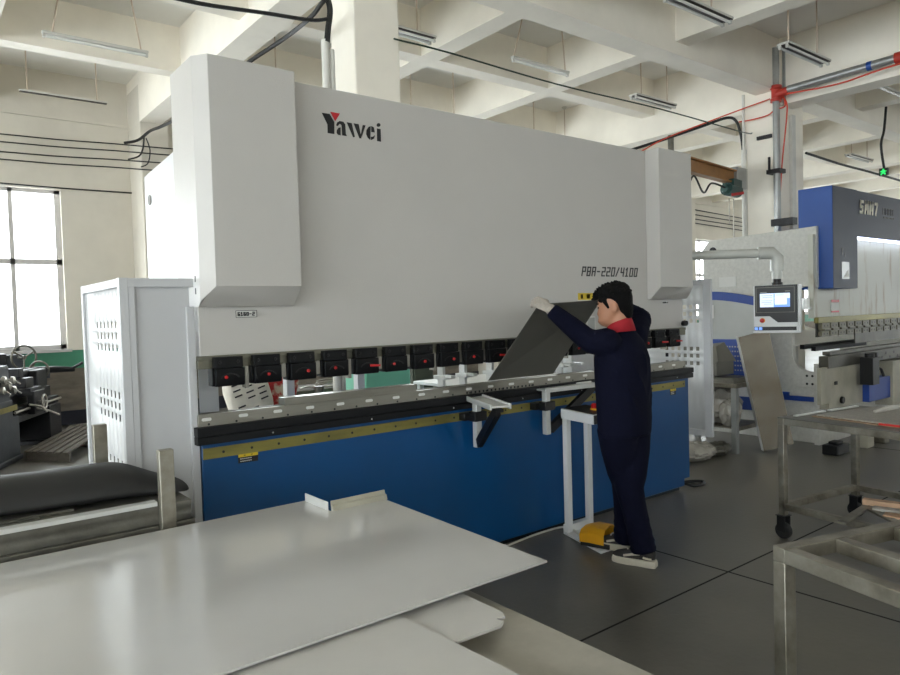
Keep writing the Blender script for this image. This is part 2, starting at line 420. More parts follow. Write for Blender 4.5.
# ram
g = G(); g.box(1.155, 5.262, YR, YR+.09, 1.392, 2.832)
ram = obj('ram', g, 'white_paint', pb, .004)
g = G(); g.box(1.14, 5.262, YR-.03, YR+.03, 1.372, 1.395); g.box(1.135, 5.262, YR-.025, YR+.03, 1.332, 1.374)
obj('clamp_rail', g, 'olive_steel', pb, .002)
def cover(mirror):
    mx = (lambda x: 6.426-x) if mirror else (lambda x: x)
    pl = [(1.652,3.45),(1.652,3.42),(1.652,3.32),(1.204,3.32),(1.150,3.395),(1.150,3.42),(1.150,3.72),(1.30,3.72),(1.30,3.45)]
    zb = lambda y: 1.735 - min(1, (y-3.32)/.1)*.097
    g = G(); g.loft([[(mx(x), y, zb(y)) for x, y in pl], [(mx(x), y, 2.836) for x, y in pl]], False)
    for top in (0, 1):
        f = [(mx(x), y, 2.836 if top else 1.638) for x, y in pl]
        if top: g.face(g.ring(f))
    # underside in planar pieces
    A = lambda x, y: (mx(x), y, zb(y))
    g.face(g.ring([A(1.652,3.32), A(1.204,3.32), A(1.1715,3.365), A(1.1715,3.37), A(1.150,3.42), A(1.652,3.42)]))
    g.face(g.ring([A(1.652,3.42), A(1.150,3.42), A(1.150,3.45), A(1.652,3.45)]))
    g.face(g.ring([A(1.150,3.45), A(1.150,3.72), A(1.30,3.72), A(1.30,3.45)]))
    bmesh.ops.remove_doubles(g.bm, verts=g.bm.verts[:], dist=.0005)
    c = obj('cylinder_cover', g, 'white_paint', pb, .003, smooth=25)
    return c
cl = cover(False); cr = cover(True)
g = G()
for z in (1.70, 1.76): g.box(1.1485, 1.152, 3.45, 3.462, z, z+.03)
obj('vent_slot', g, 'black', cl)
# C frames either side, tank, rear posts
for x0, x1 in ((1.165, 1.225), (5.19, 5.25)):
    g = G()
    g.prism([(3.545,0),(4.32,0),(4.32,2.42),(3.72,2.46),(3.545,2.46),(3.545,1.60),(3.86,1.55),(3.92,1.45),(3.92,1.05),(3.86,.96),(3.58,.93),(3.545,.93)], 'x', x0, x1)
    fr = obj('side_frame', g, 'white_smooth', pb, .004)
    g = G(); g.lathe([(.03,0),(.03,.003)], ((x0-.001) if x0 < 2 else x1, 4.22, 2.27), (-1,0,0) if x0 < 2 else (1,0,0), 20)
    obj('lifting_hole', g, 'raw_steel', fr)
g = G(); g.box(1.225, 5.19, 3.62, 4.25, 1.72, 2.38); obj('oil_tank', g, 'white_smooth', pb, .01)
for x in (1.99, 2.53, 4.7):
    g = G(); g.box(x, x+.055, 4.27, 4.33, .3, 1.75); obj('rear_post', g, 'white_smooth', pb)
x1 = at(218,395,Y=3.97).x
g = G(); g.box(1.225, 1.30, 3.945, 3.95, .9, 1.7); g.box(1.315, x1, 3.96, 3.97, .9, 1.7); obj('throat_panel', g, 'white_smooth', pb)
g = G(); g.box(1.165, 5.25, 4.27, 4.33, .25, .35); obj('rear_beam', g, 'white_smooth', pb)
# clamps with red keys
for k in range(20):
    x = 1.2 + .1984*k; w = .152
    g = G(); g.box(x+.004, x+w-.004, 3.385, 3.435, 1.333, 1.388)
    g.prism([(3.379,1.331),(3.435,1.331),(3.435,1.243),(3.386,1.243),(3.379,1.256)], 'x', x+.006, x+w)
    g.box(x-.006, x+.006, 3.40, 3.46, 1.245, 1.335)
    c = obj('clamp', g, 'black_clamp', pb, .003)
    for xx in (x+.03, x+w-.03):
        obj('clamp_bolt', G().lathe([(.009,0),(.009,.006),(.004,.006),(.004,.002)], (xx, 3.385, 1.362), (0,-1,0), 8), 'black', c)
    n = 9; P = [(x+.078+.056*math.cos(math.radians(30+120*j/(n-1))), 1.262+.046*math.sin(math.radians(30+120*j/(n-1)))) for j in range(n)]
    P += [(x+.078+.048*math.cos(math.radians(30+120*j/(n-1))), 1.262+.040*math.sin(math.radians(30+120*j/(n-1)))) for j in range(n-1, -1, -1)]
    obj('scale_arc', G().prism(P, 'y', 3.3765, 3.379), 'black', c)
    g = G(); d = (k*7) % 5
    if d == 3 or k >= 18: g.bar((x+.09, 3.374, 1.290), (x+.15, 3.366, 1.287), .012, .012)
    else: g.lathe([(.0085,0),(.0085,.008),(.005,.011)], (x+.055+.012*d, 3.379, 1.288+.004*(d%2)), (0,-1,0), 10)
    obj('clamp_key', g, 'red', c, label='red clamp key')
    g = G(); g.box(x+w+.006, x+w+.036, 3.405, 3.455, 1.262, 1.335) if k % 3 else g.box(x+w+.010, x+w+.028, 3.40, 3.45, 1.225, 1.335)
    obj('punch_holder', g, 'steel', pb, .002)
# markings
def polymark(name, polys, mm, parent, Y, th=.003, label=None, sc=7.5, ox=300, oy=90):
    g = G()
    for po in polys:
        P = [at(ox+x/sc, oy+y/sc, Y=Y) for x, y in po]
        g.loft([[p for p in P], [p+V((0, th, 0)) for p in P]])
    return obj(name, g, mm, parent, label=label)
circ = lambda cx, cy, r: [(cx+r*math.cos(2*PI*k/14), cy+r*math.sin(2*PI*k/14)) for k in range(14)]
lg = polymark('maker_logo', [
    [(165,170),(222,179),(258,240),(258,330),(209,322),(208,258)],
    [(298,232),(325,238),(340,258),(344,328),(352,345),(318,340),(313,262),(298,252)],
    [(278,300),(290,283),(305,280),(305,340),(287,335),(276,320)],
    [(272,264),(280,242),(298,232),(298,254),(284,270)],
    [(352,242),(388,248),(412,352),(400,354)], [(404,250),(440,256),(462,362),(448,363)], [(472,262),(492,265),(464,352),(458,332)],
    [(500,300),(515,277),(530,270),(528,374),(510,358),(498,330)], [(536,270),(555,281),(561,318),(536,314)], [(533,350),(545,352),(563,338),(556,364),(535,375)],
    circ(590,262,14), [(578,288),(605,293),(608,388),(580,382)]], 'logo_black', pb, YR-.003, label='black lettering of the maker on the ram')
polymark('logo_triangle', [[(228,163),(300,176),(265,233)]], 'logo_red', lg, YR-.0032, label='red triangle of the logo')

SEG = {  # stroke lettering on a 2 x 4 grid: lists of (x0,y0,x1,y1)
 'P': [(0,0,0,4),(0,4,2,4),(2,4,2,2),(2,2,0,2)], 'B': [(0,0,0,4),(0,4,2,4),(2,4,2,0),(0,2,2,2),(0,0,2,0)], 'A': [(0,0,0,4),(0,4,2,4),(2,4,2,0),(0,2,2,2)],
 '-': [(0,2,1.6,2)], '2': [(0,4,2,4),(2,4,2,2),(2,2,0,2),(0,2,0,0),(0,0,2,0)], '0': [(0,0,0,4),(0,4,2,4),(2,4,2,0),(2,0,0,0)],
 '/': [(0,0,1.6,4)], '4': [(0,4,0,1.8),(0,1.8,2.2,1.8),(2,4,2,0)], '1': [(1,0,1,4),(1,4,.2,3.3),(.2,0,1.8,0)], '6': [(2,4,0,4),(0,4,0,0),(0,0,2,0),(2,0,2,2),(2,2,0,2)],
 'S': [(2,4,0,4),(0,4,0,2),(0,2,2,2),(2,2,2,0),(2,0,0,0)], 'M': [(0,0,0,4),(0,4,1.2,1.6),(1.2,1.6,2.4,4),(2.4,4,2.4,0)], '7': [(0,4,2,4),(2,4,.9,0)],
 'Y': [(0,4,1,2),(2,4,1,2),(1,2,1,0)], 'C': [(2,4,0,4),(0,4,0,0),(0,0,2,0)], 'N': [(0,0,0,4),(0,4,2,0),(2,0,2,4)], 'E': [(2,4,0,4),(0,4,0,0),(0,0,2,0),(0,2,1.6,2)], 'I': [(1,0,1,4)]}
def strokes(g, txt, x0, z0, h, adv, w, y, slant=0, th=.003):
    u = h/4
    for i, ch in enumerate(txt):
        for a, b, c, d in SEG.get(ch, []):
            p = V((x0+i*adv+a*u+b*u*slant, y, z0+b*u)); q = V((x0+i*adv+c*u+d*u*slant, y, z0+d*u))
            n = (q-p).normalized()*w*.5
            g.bar(p-n, q+n, th, w, (0,-1,0)) if False else g.obox((p+q)/2, (q-p)/2+n, V((0,th/2,0)), n.cross(V((0,1,0))))
    return g
obj('model_lettering', strokes(G(), 'PBA-220/4100', 3.98, 1.823, .062, .0565, .010, YR-.002, .25), 'letter', pb, label='slanted dark lettering with numbers')
def plate(name, parent, x0, x1, z0, z1, y, base, extra):
    o = obj(name, G().box(x0, x1, y-.003, y, z0, z1), base, parent)
    for nm, mm, boxes in extra:
        g = G()
        for a, b, c, d in boxes: g.box(x0+a*(x1-x0), x0+b*(x1-x0), y-.005, y-.003, z0+c*(z1-z0), z0+d*(z1-z0))
        obj(nm, g, mm, o)
    return o
p = plate('number_plate', pb, 1.342, 1.455, 1.580, 1.616, YR, 'label_white', [('plate_border', 'letter', [(0,1,0,.06),(0,1,.94,1),(0,.02,0,1),(.98,1,0,1)])])
obj('plate_marks', strokes(G(), '6160-2', 1.354, 1.590, .016, .0155, .0045, YR-.005), 'letter', p)
p = plate('number_plate', pb, 4.97, 5.055, 1.598, 1.622, YR, 'label_white', [])
obj('plate_marks', strokes(G(), '6160-2', 4.977, 1.604, .011, .0125, .0035, YR-.005), 'letter', p)
def warn(x0, x1, z0, z1, y, split=.66):
    plate('warning_sticker', pb, x0, x1, z0, z1, y, 'black_sticker', [('yellow_band', 'yellow_sticker', [(.01,.99,split,.98)]), ('band_marks', 'black_sticker', [(.28,.36,split+.1,.9),(.64,.72,split+.1,.9)]),
          ('text_marks', 'label_white', [(.1+.1*i, .16+.1*i, r, r+.1) for i in range(6) for r in (.15, .42)])])
warn(1.326, 1.432, .838, .884, YR); warn(5.06, 5.14, .83, .882, YR)
plate('danger_sign', pb, 3.93, 4.18, 1.60, 1.693, YR, 'label_white', [('yellow_band', 'yellow_sticker', [(0,1,.45,1)]), ('danger_marks', 'logo_black', [(.12,.22,.55,.9),(.38,.54,.55,.9),(.66,.84,.55,.9)]), ('picture_marks', 'letter', [(.2,.95,.04,.36)])])
plate('small_notice', pb, 4.02, 4.12, 1.40, 1.52, YR, 'label_white', [('picture_marks', 'grey_film', [(.1,.9,.1,.9)])])
g = G(); g.lathe([(.022,0),(.026,.02),(.022,.04)], (5.245, YR-.01, 1.43), (0,-1,0), 14); obj('stop_knob', g, 'black', pb)
g = G(); g.lathe([(.05,.62),(.055,.66),(.055,.92),(.04,.95),(.04,.98)], (5.41, 3.60, 0), (0,0,1), 18); g.box(5.30, 5.44, 3.56, 3.64, .585, .63)
obj('end_motor', g, 'black', pb)
# back gauge fingers behind the die
for x in (2.86, 3.05, 3.30, 4.02, 4.14):
    g = G(); g.box(x-.012, x+.012, 3.70, 3.76, 1.0, 1.24); g.box(x-.03, x+.03, 3.66, 3.78, 1.13, 1.155); g.box(x-.02, x+.02, 3.60, 3.70, 1.14, 1.16); g.lathe([(.012,0),(.012,.05)], (x+.02,3.73,1.24), (0,0,1), 10)
    obj('gauge_finger', g, 'zinc', pb, .002)
g = G(); g.box(1.3, 5.1, 3.72, 3.80, .98, 1.02); obj('gauge_beam', g, 'steel', pb)
single('cable', G().tube(curve_pts([(5.28,3.52,.05), (5.36,3.44,.012), (5.50,3.42,.012), (5.56,3.48,.012), (5.46,3.56,.012), (5.32,3.56,.02)], 6), .012, 7), 'black', 'dark cable loop on the floor at the right end of the blue bed', 'cable')
# side guards
def perf_panel(g, X, ys, zs, holes, th=.004):
    """sheet in the YZ plane at X with square holes: holes = (y0,y1,z0,z1)"""
    yb = sorted({ys[0], ys[1]} | {h[i] for h in holes for i in (0, 1)}); zb = sorted({zs[0], zs[1]} | {h[i] for h in holes for i in (2, 3)})
    vs = {}
    def vv(i, j):
        if (i, j) not in vs: vs[i, j] = g.bm.verts.new((X, yb[i], zb[j]))
        return vs[i, j]
    for i in range(len(yb)-1):
        for j in range(len(zb)-1):
            cy, cz = (yb[i]+yb[i+1])/2, (zb[j]+zb[j+1])/2
            if any(h[0] < cy < h[1] and h[2] < cz < h[3] for h in holes): continue
            g.face([vv(i,j), vv(i+1,j), vv(i+1,j+1), vv(i,j+1)])
    return g
gl = obj('side_guard', (lambda g: (g.box(.80,.84,3.45,3.49,.37,1.778), g.box(.80,.84,4.26,4.30,.37,1.778), g.box(.801,.839,3.46,4.29,1.735,1.777), g.box(.801,.839,3.46,4.29,.372,.42),
      g.box(.81,1.138,3.451,3.489,1.735,1.777), g.box(.81,1.138,3.451,3.489,.372,.42), g.box(.81,.868,3.452,3.488,.38,1.77), g.box(1.10,1.138,3.452,3.545,.38,1.64), g)[-1])(G()), 'grey_paint', pb, .003, label='left side guard frame')
g = perf_panel(G(), .818, (3.48, 4.27), (.40, 1.75), [(y, y+.034, z, z+.034) for z in (1.545,1.49,1.433,1.205,1.153,1.097,.875,.835) for y in [3.585+.078*i for i in range(6)]])
o = obj('guard_panel', g, 'white_smooth', gl); s = o.modifiers.new('thick', 'SOLIDIFY'); s.thickness = .004
o['label'] = 'perforated outer panel'
obj('guard_panel', G().box(.86, 1.12, 3.468, 3.474, .41, 1.745), 'grey_paint', gl)
gr = obj('side_guard', (lambda g: (g.box(5.775,5.81,3.50,3.575,.37,1.815), g.box(5.775,5.81,4.36,4.41,.37,1.815), g.box(5.776,5.809,3.51,4.40,1.765,1.814), g.box(5.776,5.809,3.51,4.40,.372,.43),
      g.box(5.25,5.80,4.34,4.40,.9,.96), g.box(5.25,5.80,4.34,4.40,1.5,1.56), g)[-1])(G()), 'grey_paint', pb, .003, label='right side guard frame')
hl = [(y, y+.036, z, z+.036) for z in (1.55,1.485,1.16,1.095,1.025) for y in [3.625+.066*i for i in range(6 if True else 0)]]
hl += [(y, y+.036, z, z+.036) for z in (1.42,) for y in [3.625+.066*i for i in range(3)]]
g = perf_panel(G(), 5.792, (3.55, 4.38), (.41, 1.79), hl)
o = obj('guard_panel', g, 'white_smooth', gr); s = o.modifiers.new('thick', 'SOLIDIFY'); s.thickness = .004
# front support arms
def support(x, y, ang, L):
    s = thing('sheet_support', (x, y, .72), '', 'sheet support')
    u = V((math.cos(ang), math.sin(ang), 0)); n = V((-u.y, u.x, 0))
    obj('post', G().box(x-.021, x+.021, y-.021, y+.021, .715, 1.02), 'zinc', s, .003, label='square aluminium post')
    g = G(); g.box(x-.05, x+.05, y-.04, y+.02, .885, .945); g.box(x-.09, x+.09, y+.018, YR-.009, .89, .935)
    obj('bracket', g, 'black', s, .003)
    p = V((x, y, 1.028))
    g = G(); a = p - u*.06; b = p + u*L; n2 = n*.055
    g.obox((a+b)/2, (b-a)/2, n*.065, V((0,0,.006)))
    for e in (-1, 1): g.obox((a+b)/2 + n*.06*e, (b-a)/2, n*.006, V((0,0,.016)))
    obj('top_plate', g, 'zinc', s, .002, label='channel-shaped aluminium top plate')
    g = G(); g.bar(V((x, y, .745)) + u*.03, p + u*(L-.06) + V((0,0,-.03)), .035, .06); g.bar(p+u*(L-.13)-V((0,0,.026)), p+u*(L-.02)-V((0,0,.026)), .05, .02)
    obj('strut', g, 'black', s, .003)
    return s
tag(support(2.86, 3.37, math.radians(-113), .46), 'front sheet support arm left of the raised sheet, pointing out', 'sheet support', None)
tag(support(3.49, 3.37, math.radians(-4), .50), 'front sheet support arm below the raised sheet, beside the worker', 'sheet support', None)

# sheet being bent
bl, br = V((3.05, YR+.02, 1.118)), V((3.671, YR+.02, 1.118)); tl, tr = V((3.05, 2.985, 1.612)), V((3.69, 3.035, 1.632))
n = (br-bl).cross(tl-bl).normalized()*.0015
g = G(); g.hexa([bl-n, br-n, tr-n, tl-n, bl+n, br+n, tr+n, tl+n])
single('metal_sheet', g, 'dark_sheet', 'dark grey sheet the worker holds tilted up from the die', 'metal sheet')

# ------------------------------------------------------------------ control panel on its arm
cp = thing('control_panel', (6.03, 3.02, 1.32), 'black and white control panel with lit screen on a pipe arm', 'control panel')
cu = V((math.cos(math.radians(108)), math.sin(math.radians(108)), 0)); cn = V((-cu.y, cu.x, 0)); cz = V((0,0,1)); cc = V((6.03, 3.02, 0))
def cbox(g, u0, u1, z0, z1, n0, n1):
    return g.obox(cc + cu*(u0+u1)/2 + cn*(n0+n1)/2 + cz*(z0+z1)/2, cu*(u1-u0)/2, cn*(n1-n0)/2, cz*(z1-z0)/2)
if cn.dot(-cc) < 0: cn = -cn
W = .187
g = cbox(G(), -W, W, 1.325, 1.737, -.10, 0); obj('housing', g, 'white_smooth', cp, .006)
g = G(); pts = [(-W,1.375),(0.005+.0,1.375)]
def cprism(g, poly, n0, n1):
    return g.loft([[cc + cu*u + cz*z + cn*n0 for u, z in poly], [cc + cu*u + cz*z + cn*n1 for u, z in poly]])
# image left is +u
fasc = obj('fascia', cprism(G(), [(W-.012,1.735),(-W+.02,1.735),(-W+.02,1.41),(-.01,1.41),(.055,1.465),(W-.012,1.465)], 0, .006), 'black', cp, .002)
g = G(); 
for a, b, c, d in ((-.145,.165,1.715,1.719),(-.145,.165,1.497,1.501),(-.145,-.141,1.497,1.719),(.161,.165,1.497,1.719)): cbox(g, a, b, c, d, .006, .008)
obj('bezel_line', g, 'raw_steel', fasc)
scr = obj('screen', cbox(G(), -.108, .132, 1.545, 1.665, .006, .008), 'screen', cp, label='lit pale blue screen')
g = G()
for a, b, c, d in ((.012,.022,1.55,1.66),(-.108,.02,1.545,1.565),(-.108,-.085,1.565,1.62)): cbox(g, a, b, c, d, .008, .009)
obj('screen_field', g, 'screen_blue', scr)
g = G()
for a, b, c, d in ((-.078,.012,1.575,1.61),(-.06,.012,1.618,1.632)): cbox(g, a, b, c, d, .008, .009)
obj('screen_field', g, 'screen_pink', scr)
for a, b, z in ((.03,.12,1.645),(.03,.11,1.63),(.03,.12,1.60),(.04,.12,1.585),(.03,.10,1.57),(-.06,0,1.648)): obj('screen_text', cbox(G(), a, b, z, z+.003, .008, .0092), 'letter', scr)
obj('bezel_text', cbox(G(), .075, .13, 1.674, 1.677, .006, .007), 'grey_film', fasc); obj('bezel_text', cbox(G(), -.11, -.07, 1.680, 1.683, .006, .007), 'grey_film', fasc)
g = G(); c0 = cc + cu*.115 + cz*1.428
g.lathe([(.022,0),(.022,.008)], c0, cn, 18); eb = obj('emergency_stop', g, 'yellow', cp)
obj('button', G().lathe([(.017,.008),(.019,.022),(.012,.030)], c0, cn, 18), 'red', eb, label='red mushroom button')
g = cbox(G(), -W+.03, W-.005, 1.34, 1.372, -.05, .004); hb = obj('handle_recess', g, 'black', cp)
g = G()
for k, c in enumerate((.13, .165)): cbox(g, c-.013, c+.013, 1.345, 1.368, .004, .006)
obj('key_pad', g, 'screen_blue', cp)
g = G(); cbox(g, -W, W, 1.318, 1.336, -.10, .03); cbox(g, -W, -W+.014, 1.325, 1.737, -.10, .02); obj('handle_bar', g, 'white_smooth', cp, .003)
nk = cc - cn*.05
obj('neck', G().lathe([(.045,1.735),(.045,1.76),(.034,1.762),(.034,1.81)], nk, cz, 18), 'black', cp)
g = G(); g.lathe([(.042,1.79),(.042,1.85),(.037,1.852),(.037,1.86)], nk, cz, 18); obj('swivel', g, 'pipe_paint', cp)
pd = V((math.cos(math.radians(134)), math.sin(math.radians(134)), 0))
el = [nk+cz*1.86, nk+cz*1.975, nk+cz*2.022+pd*.045, nk+cz*2.022+pd*.16]
obj('elbow', G().tube(el, .056, 14), 'pipe_paint', cp)
obj('arm_pipe', G().tube([nk+cz*2.022+pd*.15, nk+cz*2.022+pd*1.22], .040, 14), 'pipe_paint', cp)

# ------------------------------------------------------------------ emergency-stop stand and foot pedal
es = thing('button_stand', (3.70, 3.12, 0), 'white two-post button stand in front of the blue bed', 'button stand')
g = G(); g.prism([(3.60,3.34),(3.87,3.32),(3.80,2.88),(3.47,2.90)], 'z', 0, .018); obj('base_plate', g, 'white_smooth', es, .003)
for x in (3.625, 3.845):
    g = G(); g.box(x-.022, x+.022, 3.29, 3.33, .018, .82); obj('post', g, 'white_smooth', es, .003)
g = G(); g.box(3.60, 3.86, 3.292, 3.338, .018, .07); obj('foot_rail', g, 'white_smooth', es)
g = G(); g.hexa([(3.60,3.05,.80),(3.865,3.05,.80),(3.865,3.34,.815),(3.60,3.34,.815),(3.60,3.05,.865),(3.865,3.05,.865),(3.865,3.34,.885),(3.60,3.34,.885)]); obj('button_box', g, 'white_smooth', es, .004)
g = G(); g.hexa([(3.61,3.045,.803),(3.86,3.045,.803),(3.86,3.055,.803),(3.61,3.055,.803),(3.61,3.045,.862),(3.86,3.045,.862),(3.86,3.055,.862),(3.61,3.055,.862)]); g.hexa([(3.62,3.06,.8665),(3.855,3.06,.8665),(3.855,3.33,.8855),(3.62,3.33,.8855),(3.62,3.06,.868),(3.855,3.06,.868),(3.855,3.33,.887),(3.62,3.33,.887)])
obj('button_panel', g, 'black', es)
g = G(); g.lathe([(.03,0),(.03,.012)], (3.76,3.17,.874), (0,0,1), 16); eb = obj('stop_button', g, 'yellow', es)
obj('button', G().lathe([(.02,.01),(.024,.035),(.015,.045)], (3.76,3.17,.874), (0,0,1), 16), 'red', eb, label='red mushroom button')
fp = thing('foot_pedal', (3.56, 3.0, .018), 'yellow foot pedal with black base under the worker\'s toe', 'foot pedal')
fd = V((-.28, .96, 0)).normalized(); fr_ = V((fd.y, -fd.x, 0)); fc = V((3.575, 2.995, 0))
g = G(); g.obox(fc+V((0,0,.033)), fd*.10, fr_*.085, V((0,0,.015))); g.obox(fc+fd*.085+V((0,0,.06)), fd*.02, fr_*.075, V((0,0,.04))); g.tube([fc+fd*.09+V((0,0,.05)), fc+fd*.135+V((0,0,.045))], .012, 8)
obj('base', g, 'black', fp, .004)
prof = [(-.10,.045),(-.10,.11),(-.07,.142),(0,.152),(.07,.142),(.10,.11),(.10,.045)]
inn = [(a*.93, b-.006 if b > .06 else b) for a, b in prof]
g = G(); ring = prof + inn[::-1]
g.loft([[fc + fr_*a + V((0,0,b)) - fd*.07 for a, b in ring], [fc + fr_*a + V((0,0,b+.004)) + fd*.03 for a, b in ring], [fc + fr_*a*.98 + V((0,0,.05+(b-.05)*.8)) + fd*.10 for a, b in ring]])
obj('hood', g, 'yellow', fp, .002, label='yellow arched hood')
single('power_cable', G().tube(curve_pts([fc+fd*.13+V((0,0,.045)), at(566,527,Z=.012), at(540,533,Z=.009), at(514,543,Z=.009), at(480,557,Z=.009), at(420,566,Z=.009)], 8), .007, 8), 'white_pvc', 'pale cable running over the floor from the foot pedal', 'cable')

# ------------------------------------------------------------------ the worker
hd = math.radians(100)                      # body heading
f_ = V((math.cos(hd), math.sin(hd), 0)); r_ = V((f_.y, -f_.x, 0)); zz = V((0,0,1))
PC = V((3.455, 2.69, 0))
def pt(a, b, z): return PC + r_*a + f_*b + zz*z
shL, shR = pt(-.175, .00, 1.375), pt(.175, .01, 1.385)
elL = V((3.235, 2.745, 1.375)); wrL = V((3.085, 2.92, 1.575)); haL = V((3.05, 2.975, 1.645))
elR = V((3.80, 2.80, 1.50)); wrR = V((3.795, 2.985, 1.59)); haR = V((3.735, 3.05, 1.615))
footR, footL = V((3.475, 2.645, 0)), V((3.545, 2.86, .0))
hipR, hipL = pt(.085, -.01, .86), pt(-.085, .0, .86)
knR, knL = V((3.49, 2.68, .46)), V((3.555, 2.76, .47))
ankR, ankL = V((3.512, 2.60, .09)), V((3.60, 2.80, .09))
hh = math.radians(114)                      # head heading
hf = V((math.cos(hh), math.sin(hh), 0)); hr = V((hf.y, -hf.x, 0))
HC = V((3.425, 2.705, 1.592))
hu = (zz*.97 + hf*.22).normalized(); hf2 = (hf - hu*hf.dot(hu)).normalized()
def hp(a, b, c): return HC + hr*a + hf2*b + hu*c
g = G()
# head: loft of sections from chin to crown
for sec in [0]:
    secs = [(-.118,.052,.030,.022),(-.100,.058,.048,.058),(-.075,.060,.062,.072),(-.045,.030,.071,.088),(-.01,.012,.076,.096),(.03,.004,.079,.102),(.065,-.004,.077,.100),(.092,-.008,.066,.084),(.112,-.010,.042,.054)]
    g.eloft([(hp(0, b, z), hr, hf2, ru, rv) for z, b, ru, rv in secs], 20)
g.ell(hp(0, .110, -.028), (.014,.016,.020), 10)        # nose
g.tube([hp(0,.098,.012), hp(0,.106,-.005), hp(0,.118,-.03)], [.008,.010,.012], 8)
g.ell(hp(0, .098, -.066), (.024,.012,.008), 10); g.ell(hp(0, .094, -.079), (.020,.012,.008), 10); g.ell(hp(0, .082, -.105), (.026,.018,.016), 10)
for s in (-1, 1):
    g.ell(hp(.079*s, -.008, -.018), (.009,.020,.032), 12, Matrix((hr, hf2, hu)).transposed()); g.ell(hp(.030*s, .088, .022), (.020,.012,.006), 8)
# neck, trunk, limbs under the clothes
g.tube([hp(0,-.018,-.05), PC+V((-.02,.005,1.46)), PC+V((-.005,0,1.39))], [.056,.057,.075], 16)
g.eloft([(pt(0,0,z), r_, f_, a, b) for z, a, b in ((.84,.13,.09),(.98,.125,.085),(1.15,.145,.095),(1.30,.155,.095),(1.40,.10,.07))], 20)
for a, b, c in ((shL, elL, wrL), (shR, elR, wrR)): g.tube([a, a.lerp(b,.5), b, b.lerp(c,.4), c], [.046,.043,.036,.036,.027], 12)
for a, b, c in ((hipL, knL, ankL), (hipR, knR, ankR)): g.tube([a, b, b.lerp(c,.35), c], [.075,.05,.05,.036], 12)
def fingers(g, w, h, palm_n, spread, r=.0088):
    """palm from wrist w to knuckles, four fingers curling over towards palm_n, thumb on the spread side"""
    d = (h-w).normalized(); s = (spread - d*spread.dot(d)).normalized(); nn = d.cross(s)
    if nn.dot(palm_n) < 0: nn = -nn
    k = w + d*.085
    g.eloft([(w-d*.01, s, nn, .027, .020), (w+d*.03, s, nn, .036, .018), (w+d*.07, s, nn, .041, .015), (k, s, nn, .040, .012)], 14)
    for i, (o, L) in enumerate(((.030,.070),(.010,.078),(-.011,.073),(-.031,.058))):
        a = k + s*o - d*.008
        g.tube([a - d*.02, a, a+d*L*.42+nn*L*.10, a+d*L*.62+nn*L*.42, a+d*L*.55+nn*L*.75], [r*1.05, r*1.05, r, r*.95, r*.75], 10)
    t = w + d*.03 + s*.026
    g.tube([t-s*.01, t+s*.022+d*.022+nn*.012, t+s*.026+d*.050+nn*.030, t+s*.016+d*.072+nn*.042], [.013,.012,.0105,.008], 10)
person = obj('person', g, 'skin', None)
remesh(person, .0075, 4)
tag(person, 'worker in navy overalls with red collar holding the sheet at the press', 'person')
def pobj(name, g, mm, size, it=5, label=None):
    o = obj(name, g, mm, person, label=label); remesh(o, size, it) if size else None; return o
# jacket
g = G()
g.eloft([(pt(.01,-.005,.80), r_, f_, .198,.145),(pt(.01,-.005,.90), r_, f_, .206,.152),(pt(.01,0,1.02), r_, f_, .206,.152),(pt(.005,.0,1.15), r_, f_, .215,.152),(pt(0,0,1.27), r_, f_, .218,.150),(pt(0,0,1.36), r_, f_, .184,.122),(pt(0,0,1.42), r_, f_, .115,.088),(pt(0,-.0,1.45), r_, f_, .072,.068)], 28)
def sleeve(a, b, c, k):
    g.ell(a, (.085,.085,.08), 14)
    P = [a, a.lerp(b,.35), a.lerp(b,.7), b, b.lerp(c,.3), b.lerp(c,.65), c]
    R = [.088,.080,.073,.069,.065,.057,.046]
    g.tube(P, R, 16)
    for t, r in ((.42,.078),(.6,.075),(.78,.073),(.92,.073)):   # folds
        q = a.lerp(b, t); g.torus(q, b-a, r-.010, .013, 18, 6)
    for t, r in ((.12,.069),(.3,.066),(.52,.061),(.86,.049)):
        q = b.lerp(c, t); g.torus(q, c-b, r-.010, .012, 18, 6)
sleeve(shL, elL, wrL, 0); sleeve(shR, elR, wrR, 1)
for z, a, b, tl_ in ((1.08,.155,.114,.04),(.98,.152,.113,-.05),(.93,.155,.115,.03)):
    pass
for (u0, z0, u1, z1) in ((-.12,1.25,.02,1.02),(.10,1.27,.03,1.0),(-.15,1.1,-.05,.9),(.14,1.12,.06,.92),(.0,1.3,.02,1.15)):
    q = [pt(u0+(u1-u0)*t, -.149*math.sqrt(max(.05, 1-((u0+(u1-u0)*t)/.215)**2)), z0+(z1-z0)*t) for t in (0,.33,.66,1)]
    g.tube(q, [.006,.014,.014,.006], 8)
pobj('jacket', g, 'navy', .011, 5, 'navy work jacket with long sleeves')
# trousers
g = G()
g.eloft([(pt(0.01,0,.98), r_, f_, .165,.125),(pt(0.01,-.005,.88), r_, f_, .178,.136),(pt(.01,-.005,.80), r_, f_, .174,.134)], 24)
for a, b, c in ((hipL, knL, ankL), (hipR, knR, ankR)):
    P = [a, a.lerp(b,.4), a.lerp(b,.8), b, b.lerp(c,.3), b.lerp(c,.6), b.lerp(c,.85), c-zz*.012]
    g.tube(P, [.120,.117,.102,.087,.077,.074,.074,.076], 18)
    for t, r in ((.52,.076),(.7,.077),(.85,.078),(.97,.078)):
        g.torus(b.lerp(c, t), (c-b)+V((.05*(t-.7), .05*t, 0)), r-.010, .014, 20, 6)
    for t, r in ((.75,.092),(.92,.085)): g.torus(a.lerp(b, t), (b-a), r-.011, .013, 20, 6)
pobj('trousers', g, 'navy', .011, 5, 'navy work trousers')
